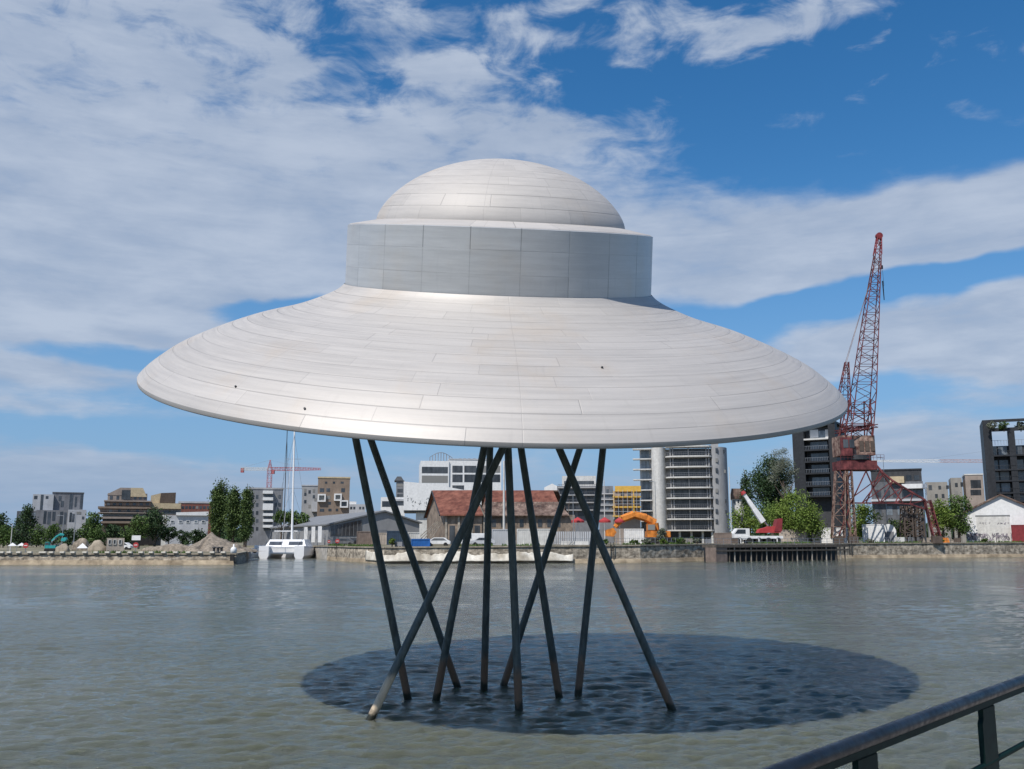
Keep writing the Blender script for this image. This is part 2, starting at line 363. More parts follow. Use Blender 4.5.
wall_run('quay_wall', 'low stone quay wall topped by pale blocks along the left bank', PW)
wall_run('quay_wall', 'dock head wall behind the white catamaran', [(XY(250, 208), 208, 1.9), (LB[0], LB[1], 2.1)], m='concrete')

# ------------------------------------------------------------------ flying saucer sculpture
def saucer():
    C = Vector((-0.428, 23.55, 7.714)); tx, ty = 0.0409, 0.3245
    ax = Vector((math.sin(tx), -math.sin(ty), 1)).normalized()
    u = Vector((0, 1, 0)).cross(ax).normalized(); v = ax.cross(u)
    rt = root('flying_saucer', 'huge pale metal flying saucer with domed drum, tilted on ten dark poles in the river', 'sculpture', (C.x, C.y, 0))
    Mx = Matrix((( u.x, v.x, ax.x, 0), (u.y, v.y, ax.y, 0), (u.z, v.z, ax.z, C.z), (0, 0, 0, 1)))
    def metal(name, rows, ncol, sector, base, rough, jitter=True, strength=0.45, tint=0.10, metallic=0.35, rowj=1.0):
        m = bpy.data.materials.new(name); m.use_nodes = True; t = NT(m.node_tree); b = t.n['Principled BSDF']
        uv = t.new('ShaderNodeUVMap').outputs[0]; U, V, _ = t.xyz(uv)[:3]     # U in turns, V in metres
        oc = t.new('ShaderNodeTexCoord').outputs['Object']; ox, oy, oz = t.xyz(oc)[:3]
        rad = t.m('SQRT', t.m('ADD', t.m('MULTIPLY', ox, ox), t.m('MULTIPLY', oy, oy)))
        r = t.m('DIVIDE', V, rows); row = t.m('FLOOR', r); rf = t.m('FRACT', r)
        wn = t.new('ShaderNodeTexWhiteNoise', noise_dimensions='1D'); t.put(wn.inputs['W'], row)
        off = t.m('MULTIPLY', wn.outputs[0], 1.0 if jitter else 0.0)
        cc = t.m('ADD', t.m('MULTIPLY', U, ncol), off); col = t.m('FLOOR', cc); cf = t.m('FRACT', cc)
        wp = t.new('ShaderNodeTexWhiteNoise', noise_dimensions='2D'); t.put(wp.inputs['Vector'], t.comb(row, col, 0.0))
        wr = t.new('ShaderNodeTexWhiteNoise', noise_dimensions='2D'); t.put(wr.inputs['Vector'], t.comb(col, t.m('ADD', row, 31.0), 0.0))
        # joints: distance in metres
        dr = t.m('MULTIPLY', t.m('MINIMUM', rf, t.m('SUBTRACT', 1.0, rf)), rows)
        arc = t.m('MULTIPLY', rad, 6.2832 / ncol)
        dc = t.m('MULTIPLY', t.m('MINIMUM', cf, t.m('SUBTRACT', 1.0, cf)), arc)
        jr = t.m('MULTIPLY', t.mr(dr, 0.004, 0.016, 1.0, 0.0), t.mr(wr.outputs[0], 0.1, 0.9, 0.35 * rowj, rowj))
        jc = t.m('MULTIPLY', t.mr(dc, 0.004, 0.014, 1.0, 0.0), t.mr(wp.outputs[0], 0.3, 0.9, 0.0, 0.8))
        sc = t.m('FRACT', t.m('ADD', t.m('MULTIPLY', U, sector), 0.0 if not jitter else 0.13)); ds = t.m('MULTIPLY', t.m('MINIMUM', sc, t.m('SUBTRACT', 1.0, sc)), t.m('MULTIPLY', rad, 6.2832 / sector))
        js = t.mr(ds, 0.004, 0.012, 0.30, 0.0)
        J = t.m('MAXIMUM', t.m('MAXIMUM', jr, jc), js)
        streak = t.noise(t.comb(t.m('MULTIPLY', U, 12.0), t.m('MULTIPLY', V, 6.0), 0.0), 1.5, 9, 0.72)
        brush = t.noise(t.comb(t.m('MULTIPLY', U, 60.0), t.m('MULTIPLY', V, 60.0), 0.0), 1.0, 3, 0.6)
        stain = t.noise(oc, 0.55, 5, 0.6)
        k = t.m('ADD', 1.0, t.m('MULTIPLY', t.m('SUBTRACT', wp.outputs[0], 0.5), tint))
        k = t.m('ADD', k, t.m('MULTIPLY', t.m('SUBTRACT', streak.outputs[0], 0.5), 0.50))
        k = t.m('ADD', k, t.m('MULTIPLY', t.m('SUBTRACT', brush.outputs[0], 0.5), 0.05))
        drip = t.noise(t.comb(t.m('MULTIPLY', U, 260.0), t.m('MULTIPLY', V, 0.8), 0.0), 1.0, 5, 0.7)
        k = t.m('MULTIPLY', k, t.mr(drip.outputs[0], 0.55, 0.75, 1.0, 0.93))
        k = t.m('MULTIPLY', k, t.m('SUBTRACT', 1.0, t.m('MULTIPLY', J, strength)))
        warm = t.mix(t.mr(stain.outputs[0], 0.5, 0.75, 0, 0.7), base + (1,), (base[0] * 1.0, base[1] * 0.93, base[2] * 0.85, 1))
        t.put(b.inputs['Base Color'], t.mix(1.0, warm, t.comb(k, k, k), 'MULTIPLY'))
        t.put(b.inputs['Roughness'], t.m('ADD', rough, t.m('MULTIPLY', t.m('SUBTRACT', streak.outputs[0], 0.5), 0.3)))
        b.inputs['Metallic'].default_value = metallic
        bp = t.new('ShaderNodeBump'); bp.inputs['Strength'].default_value = 0.5; bp.inputs['Distance'].default_value = 0.009
        hh = t.m('ADD', t.m('SUBTRACT', t.m('MULTIPLY', wr.outputs[0], 0.5), J), t.m('MULTIPLY', stain.outputs[0], 3.0))
        t.put(bp.inputs['Height'], hh); t.l.new(bp.outputs[0], b.inputs['Normal'])
        return m
    def part(name, prof, m, n=288, sub=1):
        # arc length per profile point
        P = [Vector((r, z)) for r, z in prof]; s = [0]
        for a, b in zip(P[:-1], P[1:]): s.append(s[-1] + (b - a).length)
        vs = []; fs = []; uvs = []; k = len(P)
        for i in range(n):
            a = 2 * math.pi * i / n
            for r, z in prof: vs.append((r * math.cos(a), r * math.sin(a), z))
        for i in range(n):
            j = (i + 1) % n
            for q in range(k - 1):
                fs.append((i * k + q, j * k + q, j * k + q + 1, i * k + q + 1))
                uvs += [(i / n, s[q]), ((i + 1) / n, s[q]), ((i + 1) / n, s[q + 1]), (i / n, s[q + 1])]
        me = bpy.data.meshes.new(name); me.from_pydata(vs, [], fs); uvl = me.uv_layers.new(name='UVMap')
        for li, c in enumerate(uvs): uvl.data[li].uv = c
        me.polygons.foreach_set('use_smooth', [True] * len(me.polygons)); me.materials.append(m)
        me.set_sharp_from_angle(angle=R(28))
        o = bpy.data.objects.new(name, me); S.collection.objects.link(o); o.parent = rt
        o.matrix_local = Mx; return o
    def smooth(ctrl, k=7):
        out = []; n = len(ctrl)
        for i in range(n - 1):
            p0, p1, p2, p3 = (Vector(ctrl[max(0, min(n - 1, i + j))]) for j in (-1, 0, 1, 2))
            for q in range(k):
                t = q / k
                out.append(tuple(0.5 * ((2 * p1) + (p2 - p0) * t + (2 * p0 - 5 * p1 + 4 * p2 - p3) * t * t + (3 * p1 - p0 - 3 * p2 + p3) * t ** 3)))
        out.append(tuple(ctrl[-1])); return out
    brim = [(8.54, 0.0), (8.55, 0.03)] + smooth([(8.545, 0.095), (8.37, 0.28), (8.09, 0.50), (7.73, 0.745), (7.23, 0.99), (6.62, 1.24), (5.93, 1.48), (5.02, 1.72), (4.38, 1.96), (4.02, 2.14), (3.85, 2.285)])
    skirt = metal('brim_metal', 0.36, 18, 9, (0.450, 0.425, 0.398), 0.56, metallic=0.2, strength=0.32, tint=0.08)
    part('brim', brim, skirt)
    part('brim_underside', [(8.54, 0.0), (8.46, 0.035), (7.6, 0.14), (5.5, 0.45), (3.0, 0.7), (0.01, 0.75)], metal('underside_metal', 0.8, 24, 12, (0.55, 0.54, 0.53), 0.5), n=192)
    part('drum', [(3.83, 2.20), (3.83, 2.30), (3.815, 2.8), (3.80, 3.3), (3.79, 3.67), (3.79, 3.71), (3.72, 3.745)], metal('drum_metal', 0.52, 22, 22, (0.53, 0.535, 0.53), 0.45, jitter=False, tint=0.10, strength=0.6, metallic=0.3, rowj=0.22), n=264)
    part('drum_roof', [(3.765, 3.725), (3.72, 3.752), (3.12, 3.87), (3.02, 3.89)], metal('roof_metal', 2.0, 24, 12, (0.46, 0.435, 0.41), 0.6, metallic=0.15), n=264)
    dome = [];
    for i in range(33):
        k = math.cos(i / 32 * math.pi / 2)  # radius fraction
        e = math.sqrt(max(0, 1 - k * k)); Rr = 3.757; c = (math.sqrt(Rr * Rr - (3.1 * k) ** 2) - 2.122) / 1.635
        dome.append((3.10 * k + 1e-4, 3.845 + 1.635 * (0.55 * e + 0.45 * c)))
    part('dome', dome, metal('dome_metal', 0.36, 16, 8, (0.45, 0.425, 0.398), 0.64, metallic=0.12, strength=0.32, tint=0.08))
    # small dark fixings seen on the brim
    bro = [c for c in rt.children if c.name.startswith('brim') and 'under' not in c.name][0]
    from mathutils.bvhtree import BVHTree
    W = Matrix.Translation(rt.location) @ Mx; bv = BVHTree.FromPolygons([W @ v_.co for v_ in bro.data.vertices], [tuple(p.vertices) for p in bro.data.polygons])
    for px, py in ((236, 387), (305, 409), (602, 368)):
        hit, nn, _, _ = bv.ray_cast(Vector((0, 0, EYE)), ray(px, py).normalized())
        if hit:
            q = hit - rt.location; MB().beam(q - nn * .02, q + nn * .03, .024, .02, 8).build('fixing', 'dark_steel', rt)
    # ten poles: ((top px,py),(foot px,py), row where the pole meets the underside)
    legs = [((356, 440), (408, 699), 392, 0), ((371, 440), (458, 688), 385, 0), ((503, 448), (371, 718), 402, 1), ((484, 448), (436, 700), 396, 0), ((490, 448), (484, 690), 386, 0),
            ((508, 448), (519, 711), 400, 0), ((521, 448), (559, 697), 392, 0), ((580, 448), (503, 687), 384, 0), ((559, 448), (672, 709), 400, 0), ((603, 448), (578, 695), 388, 2)]
    E0 = Vector((0, 0, EYE))
    def pm(pale):
        m = bpy.data.materials.new('pole_paint' + str(pale)); m.use_nodes = True; t = NT(m.node_tree); b = t.n['Principled BSDF']
        g = t.new('ShaderNodeNewGeometry').outputs['Position']; z = t.xyz(g)[2]
        n = t.noise(g, 3.0, 6, 0.65).outputs[0]; n2 = t.noise(t.vm('MULTIPLY', g, (1, 1, 0.25)), 9, 5, 0.7).outputs[0]
        zz_ = t.m('ADD', z, t.m('MULTIPLY', t.m('SUBTRACT', n, 0.5), 0.5))
        base = t.mix(t.mr(n2, 0.35, 0.7), (0.045, 0.060, 0.058, 1), (0.105, 0.130, 0.130, 1))
        up = 0.95 if pale == 1 else 1.0
        c1 = (0.62, 0.50, 0.36, 1) if pale == 1 else (0.20, 0.12, 0.075, 1)  # rusty feet; the pale bare one is lightened in colour to stand for sunlight
        base = t.mix(t.m('MULTIPLY', t.mr(zz_, up, up - 0.3), t.mr(n2, 0.3, 0.6, 0.65, 1.0)), base, c1)
        base = t.mix(t.mr(zz_, 0.22, 0.08), base, (0.022, 0.024, 0.016, 1))
        t.put(b.inputs['Base Color'], base); b.inputs['Roughness'].default_value = 0.5; return m
    mats = {0: pm(0), 1: pm(1), 2: pm(2)}
    for (tp, ft, row, kind) in legs:
        B = on_z(*ft); x = tp[0] + (ft[0] - tp[0]) * (row - tp[1]) / (ft[1] - tp[1])
        vv = ray(x, row); tt = ((C - E0).dot(ax)) / vv.dot(ax); Tp = E0 + vv * tt
        d = (Tp - B).normalized(); a = B - d * 2.2; e = Tp + d * 0.75; o = Vector((C.x, C.y, 0))
        mb = MB(); segs = 12
        for i in range(segs): mb.beam(a - o + (e - a) * (i / segs), a - o + (e - a) * ((i + 1) / segs), 0.125, n=20) if False else None
        mb.beam(a - o, e - o, 0.092, 0.080, n=24)
        lg = mb.build('leg', mats[kind], rt, smooth=True); lg.data.set_sharp_from_angle(angle=R(40))
        if kind == 1: lg['label'] = 'nearest slanting pole with a bare pale foot, colour lightened as if sunlit'
saucer()

# ------------------------------------------------------------------ buildings: local frame of a facade
class Frame:
    def __init__(s, px, Y, base=GZ, turn=0.0):
        p = at(px, HOR, Y); s.o = Vector((p.x, Y, base)); s.rz = -math.atan2(p.x, Y) + turn
        s.ux = Vector((math.cos(s.rz), math.sin(s.rz), 0)); s.uy = Vector((-math.sin(s.rz), math.cos(s.rz), 0))
    def L(s, px, py, y=0.0):
        v = ray(px, py); E0 = Vector((0, 0, EYE)); t = ((s.o + s.uy * y - E0).dot(s.uy)) / v.dot(s.uy)
        p = E0 + v * t - s.o; return p.dot(s.ux), p.z
    def root(s, name, label, cat, group=None): return root(name, label, cat, s.o, s.rz, group)
    def rect(s, r, y=0.0):
        (x0, z1), (x1, z0) = s.L(r[0], r[1], y), s.L(r[2], r[3], y); return min(x0, x1), max(x0, x1), min(z0, z1), max(z0, z1)
class Crop:
    """pixel units of an enlarged detail of the view"""
    def __init__(s, x, y, k): s.x, s.y, s.k = x, y, k
    def __call__(s, *r): return [(c / s.k + (s.x if i % 2 == 0 else s.y)) for i, c in enumerate(r)]
c1, c2, c3 = Crop(0, 470, 7.314), Crop(130, 450, 6.15), Crop(250, 420, 5.13)
c4, c5, c6 = Crop(380, 440, 5.693), Crop(510, 440, 5.693), Crop(620, 430, 5.494)
c7, c8, c9 = Crop(760, 400, 4.521), Crop(884, 400, 4.521), Crop(780, 220, 4.272)

def window(F, t, r, glass='glass', frame=None, y=0.0, depth=0.12, fw=0.10):
    x0, x1, z0, z1 = F.rect(r, y)
    fw = min(fw, (x1 - x0) * 0.2, (z1 - z0) * 0.2)
    if frame:
        f = MB().box(x0, x1, y - depth, y + 0.02, z1 - fw, z1).box(x0, x1, y - depth, y + 0.02, z0, z0 + fw).box(x0, x0 + fw, y - depth, y + 0.02, z0 + fw, z1 - fw).box(x1 - fw, x1, y - depth, y + 0.02, z0 + fw, z1 - fw)
        o = f.build('window', frame, t)
        g = MB().box(x0 + fw, x1 - fw, y - depth * 0.35, y + 0.02, z0 + fw, z1 - fw).build('pane', glass, o)
    else:
        o = MB().box(x0, x1, y - 0.05, y + 0.03, z0, z1).build('window', glass, t)
    return o
def body(F, t, r, dep, m, y=0.0, name='wall', base=None):
    x0, x1, z0, z1 = F.rect(r, y)
    if base is not None: z0 = base
    return MB().box(x0, x1, y, y + dep, z0, z1).build(name, m, t)
def parapet(F, t, r, dep, m, y=0.0, h=0.5, ov=0.15, name='roof'):
    x0, x1, z0, z1 = F.rect(r, y)
    return MB().box(x0 - ov, x1 + ov, y - ov, y + dep + ov, z1 + 0.003, z1 + h).build(name, m, t)

# grey block, left
F = Frame(58, 300, 1.9); t = F.root('apartment_building', 'grey angular block with narrow slot windows at the far left behind the hedge', 'building')
body(F, t, c1(242, 176, 385, 300), 12, 'pale_grey', base=0); body(F, t, c1(387, 168, 604, 290), 13, 'mid_grey', 1.0, base=0)
body(F, t, c1(265, 292, 500, 400), 10, 'mid_grey', -1.5, 'lower_wall', base=0); body(F, t, c1(500, 290, 625, 400), 9, 'pale_grey', -2.2, 'wing_wall', base=0)
body(F, t, c1(125, 300, 255, 400), 8, 'slate', -0.8, 'fin_wall', base=0)
for r in [(300, 180, 310, 292), (250, 188, 272, 212), (335, 190, 352, 210)]: window(F, t, c1(*r))
for r in [(388, 225, 402, 266), (430, 190, 447, 226), (447, 226, 463, 270), (512, 176, 528, 286), (590, 176, 602, 284), (550, 195, 558, 270)]: window(F, t, c1(*r), y=1.0)
for r in [(322, 300, 334, 392), (350, 305, 366, 396), (385, 305, 402, 370), (440, 305, 455, 396), (412, 370, 424, 396), (470, 310, 482, 396)]: window(F, t, c1(*r), y=-1.5)
for r in [(510, 310, 522, 380), (530, 320, 542, 380), (562, 305, 592, 325), (600, 340, 615, 360)]: window(F, t, c1(*r), y=-2.2)
for x in range(140, 250, 18): window(F, t, c1(x, 310, x + 8, 385), 'glass_pale', y=-0.8)
parapet(F, t, c1(387, 168, 604, 290), 13, 'slate', 1.0, 0.35)

# brown stepped building
F = Frame(126, 280, 1.9); t = F.root('stepped_building', 'brown stepped block with overhanging dark terraces behind the left trees', 'building')
body(F, t, (108, 493, 147, 501), 16, 'taupe', 2, base=0)
x0, z0 = F.L(107.5, 494, 2); x1, z1 = F.L(120.5, 487.6, 2); x2, _ = F.L(131, 488, 2); x3, z3 = F.L(147, 497, 2); x4, z4 = F.L(143, 488, 2)
MB().slab_xz([(x0, z0), (x1, z1), (x2, z1), (x2, z0 - 0.3), (x0, z0 - 0.3)], 1.9, 14).build('roof', 'taupe', t)
MB().slab_xz([(x2 + .02, z3), (x2 + .02, z1), (x4, z4), (x3, z3)], 1.6, 12).build('roof', 'tan', t)
for (a, b, c, d, m, yy) in [(104, 500, 152, 502, 'taupe', 0), (104.5, 502, 151, 506, 'brown_clad', 0.7), (98, 506.2, 158, 509, 'brown_clad', -1.4), (100, 509, 156, 512, 'taupe', -0.4), (98, 512, 157, 513.5, 'taupe', -1.8), (101, 516.5, 157, 519, 'taupe', -2.0), (101, 521, 157, 523.5, 'brown_clad', -2.0)]:
    body(F, t, (a, b, c, d), 14, m, yy, 'terrace')
for (a, b, c, d, yy) in [(103, 513.5, 155, 516.5, 0.3), (103, 519, 155, 521, 0.2), (122, 490, 130, 499.8, 1.6)]: window(F, t, (a, b, c, d), 'glass_deep', y=yy - 0.0)
body(F, t, (103, 513.4, 155, 545), 12, 'dark_brown', 0.4, 'core_wall')
for x in (110, 116.5, 134, 139, 144): window(F, t, (x, 496, x + 2.5, 499.5), y=2)
for x in (107, 113, 119, 126, 133, 140, 146): window(F, t, (x, 503, x + 2.8, 505.4), y=0.7)
for x in (109, 118, 127, 136, 147): window(F, t, (x, 509.6, x + 3, 511.8), y=-0.4)

# tan roofed block
F = Frame(168, 290, 1.9); t = F.root('office_building', 'tan roofed low block with a dark tilted roof box beside the poplars', 'building')
body(F, t, c2(130, 330, 312, 420), 12, 'taupe', base=0)
x0, z0 = F.L(151, 495.5); x1, z1 = F.L(161, 493); x2, _ = F.L(161, 503)
MB().slab_xz([(x0, z0), (x1, z1), (x1, F.L(161, 503)[1]), (x0, F.L(151, 503)[1])], 0.5, 9).build('roof_box', 'tan', t)
x0, z0 = F.L(161, 493); x1, z1 = F.L(176, 492.5); zb = F.L(170, 503)[1]; xm = F.L(159.5, 503)[0]
MB().slab_xz([(xm, zb), (x0, z0), (x1, z1), (x1, zb)], 0, 8).build('roof_box', 'dark_brown', t)
body(F, t, c2(120, 326, 312, 362), 13, 'tan', -0.6, 'roof')
window(F, t, c2(205, 372, 305, 396), 'glass_deep')
F = Frame(195, 310, 1.9); t = F.root('brick_building', 'long low rust brown building between tan roofed block and poplars', 'building')
body(F, t, c2(300, 326, 500, 460), 10, 'rust_roof', base=0); parapet(F, t, c2(300, 326, 500, 460), 10, 'pale_grey', 0, 0.6)
for x in range(318, 480, 22): window(F, t, c2(x, 345, x + 14, 362))
F = Frame(186, 250, 1.8); t = F.root('storage_shed', 'pale grey shed with a white sloping roof left of the poplars', 'shed')
body(F, t, c2(228, 402, 478, 500), 12, 'pale_grey', base=0)
x0, z0 = F.L(*c2(283, 402)); x1, z1 = F.L(*c2(472, 398)); zt = F.L(*c2(283, 384))[1]; zt2 = F.L(*c2(470, 379))[1]
MB().slab_xz([(x0, z0), (x1 + .4, z0), (x1 + .4, zt2), (x0, zt)], -0.6, 12.5).build('roof', 'white', t)
for x in (250, 300, 345, 395, 440): window(F, t, c2(x, 432, x + 22, 450), 'glass_pale', 'white')
body(F, t, c2(200, 400, 226, 500), 6, 'offwhite', 2, 'annexe', base=0)

# grey block with stacked white balconies
F = Frame(264, 290, 1.9); t = F.root('apartment_building', 'tall grey block with a stack of white balconies left of the catamaran mast', 'building')
body(F, t, (249, 489, 281, 545), 14, 'mid_grey', base=0); parapet(F, t, (249, 489, 281, 545), 14, 'render_grey', 0, 0.5)
for k, (a, b) in enumerate([(362, 378), (396, 412), (428, 462), (478, 492), (508, 522), (538, 552)]):
    x0, x1, z0, z1 = F.rect(c3(66, a, 118, b), -1.5)
    bo = MB().box(x0, x1, -1.6, 0.02, z0, z1).build('balcony', 'white', t)
    r = c3(70, b + 2, 114, b + 14); xx = F.rect(r); MB().box(xx[0], xx[1], -0.06, 0.05, xx[2], xx[3]).build('window', 'glass', t)
for y in (495, 503, 511, 519, 527):
    for x in (251.5, 256, 275, 278.5): window(F, t, (x, y, x + 2.2, y + 3.6))
F = Frame(312, 330, 2.2); t = F.root('apartment_building', 'light grey block directly left of the brown block with white framed windows', 'building')
body(F, t, c3(268, 338, 352, 470), 12, 'render_grey', base=0); body(F, t, c3(318, 420, 352, 470), 3, 'pale_grey', -3, 'annexe')
for (x, y) in [(278, 352), (278, 372), (322, 385), (278, 410), (300, 435), (322, 355), (330, 400), (300, 360)]: window(F, t, c3(x, y, x + 11, y + 17))
parapet(F, t, c3(268, 338, 352, 470), 12, 'pale_grey', 0, 0.4)
F = Frame(334, 310, 2.2); t = F.root('apartment_building', 'brown cube block with three white framed loggias behind the grey warehouse', 'building')
body(F, t, c3(350, 298, 508, 480), 13, 'brown_clad', base=0); parapet(F, t, c3(350, 298, 508, 480), 13, 'tan', 0, 0.5)
for r in [(348, 380, 388, 420), (432, 378, 470, 415), (462, 412, 503, 450)]:
    x0, x1, z0, z1 = F.rect(c3(*r)); w_ = 0.45
    o = MB().box(x0, x1, -0.9, 0.02, z1 - w_, z1).box(x0, x1, -0.9, 0.02, z0, z0 + w_).box(x0, x0 + w_, -0.9, 0.02, z0 + w_, z1 - w_).box(x1 - w_, x1, -0.9, 0.02, z0 + w_, z1 - w_).build('loggia', 'white', t)
    MB().box(x0 + w_, x1 - w_, -0.2, 0.02, z0 + w_, z1 - w_).build('pane', 'glass_deep', o)
for r in [(358, 350, 380, 370), (392, 350, 410, 368), (392, 388, 412, 406), (468, 350, 486, 370), (402, 420, 415, 434), (358, 455, 380, 470), (402, 455, 418, 468), (465, 316, 480, 326), (425, 316, 436, 326), (385, 316, 396, 326), (440, 455, 452, 468)]: window(F, t, c3(*r))
F = Frame(357, 340, 2.2); t = F.root('apartment_building', 'small pale blue white block right of the brown cube block', 'building')
body(F, t, c3(508, 432, 592, 470), 12, 'pale_grey', base=0); body(F, t, c3(510, 418, 545, 434), 6, 'white', 1, 'penthouse')
for x in (514, 530, 560, 576): window(F, t, c3(x, 445, x + 10, 458))
F = Frame(392, 290, 2.4); t = F.root('office_building', 'small white block with dark window bands above the grey warehouse gable', 'building')
body(F, t, c4(5, 325, 140, 420), 12, 'white', base=0); window(F, t, c4(12, 348, 60, 380)); window(F, t, c4(64, 348, 134, 372)); body(F, t, c4(85, 335, 136, 347), 4, 'pale_grey', -0.3, 'canopy')
F = Frame(400.5, 340, 2.4); t = F.root('apartment_building', 'narrow grey block with a dark roof cap left of the white office', 'building')
body(F, t, c4(93, 232, 140, 340), 12, 'mid_grey', base=0); x0, x1, z0, z1 = F.rect(c4(82, 208, 136, 232)); MB().slab_xz([(x0, z0), (x0 + 1, z1), (x1 - 1, z1), (x1, z0)], -0.6, 10).build('roof', 'slate', t)
for y in (245, 278, 308): window(F, t, c4(98, y, 130, y + 20), 'glass_deep')

# white office with ribbon windows
F = Frame(460, 330, 2.5, R(4)); t = F.root('office_building', 'large white office block with dark ribbon windows above the old red roof', 'building')
body(F, t, c4(232, 118, 392, 300), 22, 'white', base=0); body(F, t, c4(394, 112, 690, 300), 20, 'white', 0.6, 'wing_wall', base=0)
for (a, b) in ((152, 190), (202, 244)):
    window(F, t, c4(238, a, 386, b), 'glass_deep')
    for (p, q) in ((412, 470), (480, 548), (556, 620), (630, 684)): window(F, t, c4(p, a - 6, q, b - 4), 'glass_deep', y=0.6)
window(F, t, c4(412, 258, 478, 284), 'glass_deep', y=0.6)
parapet(F, t, c4(394, 112, 690, 300), 20, 'pale_grey', 0.6, 0.4)
mb = MB()
for i in range(9):
    a = F.L(*c4(285 + i * 16, 112)); z = a[1] + 1.2 + 1.8 * math.sin(math.pi * i / 8)
    mb.box(a[0], a[0] + 0.25, 5, 5.25, a[1] - 0.2, z)
    if i: mb.beam(prev, (a[0], 5.1, z), 0.14)
    prev = (a[0], 5.1, z)
mb.build('roof_frame', 'mid_grey', t)
mb = MB()
for x in (450, 475, 500, 530, 560, 590): q = F.rect(c4(x, 104, x + 15, 113), 4); mb.box(q[0], q[1], 4, 6, q[2] - .3, q[3])
mb.build('roof_plant', 'steel', t)
# perforated white hall
F = Frame(430, 270, 2.5); t = F.root('exhibition_hall', 'white folded hall with scattered small dark perforations left of the old red roof', 'building')
P = [F.L(*c4(*p)) for p in ((135, 400), (135, 236), (285, 250), (500, 288), (500, 400))]
MB().slab_xz(P, 0, 14).build('wall', 'white', t)
body(F, t, c4(205, 400, 300, 560), 10, 'offwhite', 1.5, 'lower_wall', base=0); body(F, t, c4(135, 398, 300, 412), 12, 'slate', 0.8, 'soffit')
random.seed(3); mb = MB()
for i in range(30):
    x, y = random.uniform(148, 278), random.gauss(345, 14); q = F.rect(c4(x, y, x + random.uniform(1.5, 3.5), y + random.uniform(3, 7)))
    mb.box(q[0], q[1], -0.06, 0.02, q[2], q[3])
mb.build('perforations', 'glass_deep', t)

# grey warehouse, corner towards us
def warehouse():
    A = Vector((XY(328, 200), 200, GZ)); Bk = Vector((XY(272, 252), 252, GZ)); u = (Bk - A); ln = u.length; u.normalize(); v = Vector((-u.y, u.x, 0)) * -1
    if v.x < 0: v = -v
    W = 20.5; rz = math.atan2(v.y, v.x)
    t = root('warehouse', 'long grey metal warehouse with low pitched roof behind the containers', 'warehouse', A, rz)
    # local: x along gable (0..W), y along length (0..ln)
    e, r = 4.1, 7.1; xr = W * 0.60
    MB().slab_xz([(0, -1), (0, e), (xr, r), (W, e + 0.6), (W, -1)], 0, ln).build('wall', 'ware_grey', t)
    MB().slab_xz([(-0.6, e - 0.05), (xr, r + 0.05), (xr, r + 0.35), (-0.6, e + 0.25)], -0.5, ln + 0.5).build('roof', 'roof_grey', t)
    MB().slab_xz([(xr + .003, r + 0.05), (W + 0.5, e + 0.5), (W + 0.5, e + 0.8), (xr + .003, r + 0.35)], -0.5, ln + 0.5).build('roof', 'roof_grey', t)
    cl = MB().slab_xz([(0.4, 1.9), (0.4, e - 0.2), (7.3, e + 1.2), (7.3, 1.9)], -0.08, 0.02).build('clerestory', 'glass', t)
    fr_ = MB()
    for i in range(9): fr_.box(0.4 + i * 0.84, 0.48 + i * 0.84, -0.14, 0, 1.9, e - 0.2 + i * 0.165)
    fr_.build('mullions', 'roof_grey', cl)
    MB().box(9.5, 13, -0.08, 0.02, 0, 3.2).build('door', 'mid_grey', t)
    for y in range(3, int(ln), 6): MB().box(-0.06, 0.02, y, y + 1.4, 1.4, 2.4).build('window', 'mid_grey', t)
warehouse()
# white banners in front of it
for k, px in enumerate((303.5, 311, 317.5)):
    BY = 213 - 6 * k; p = at(px, HOR, BY); t = root('banner', ['leftmost of the three tall white banners by the grey warehouse', 'middle of the three tall white banners by the grey warehouse', 'rightmost of the three tall white banners by the grey warehouse'][k], 'banner', (p.x, BY, 2.5), group='white banners by the warehouse')
    MB().beam((0, 0, -.2), (0, 0, 4.2), 0.05, n=8).build('pole', 'steel', t)
    MB().box(0.06, 0.85, -0.02, 0.02, 0.6, 4.0).build('flag', 'white', t)

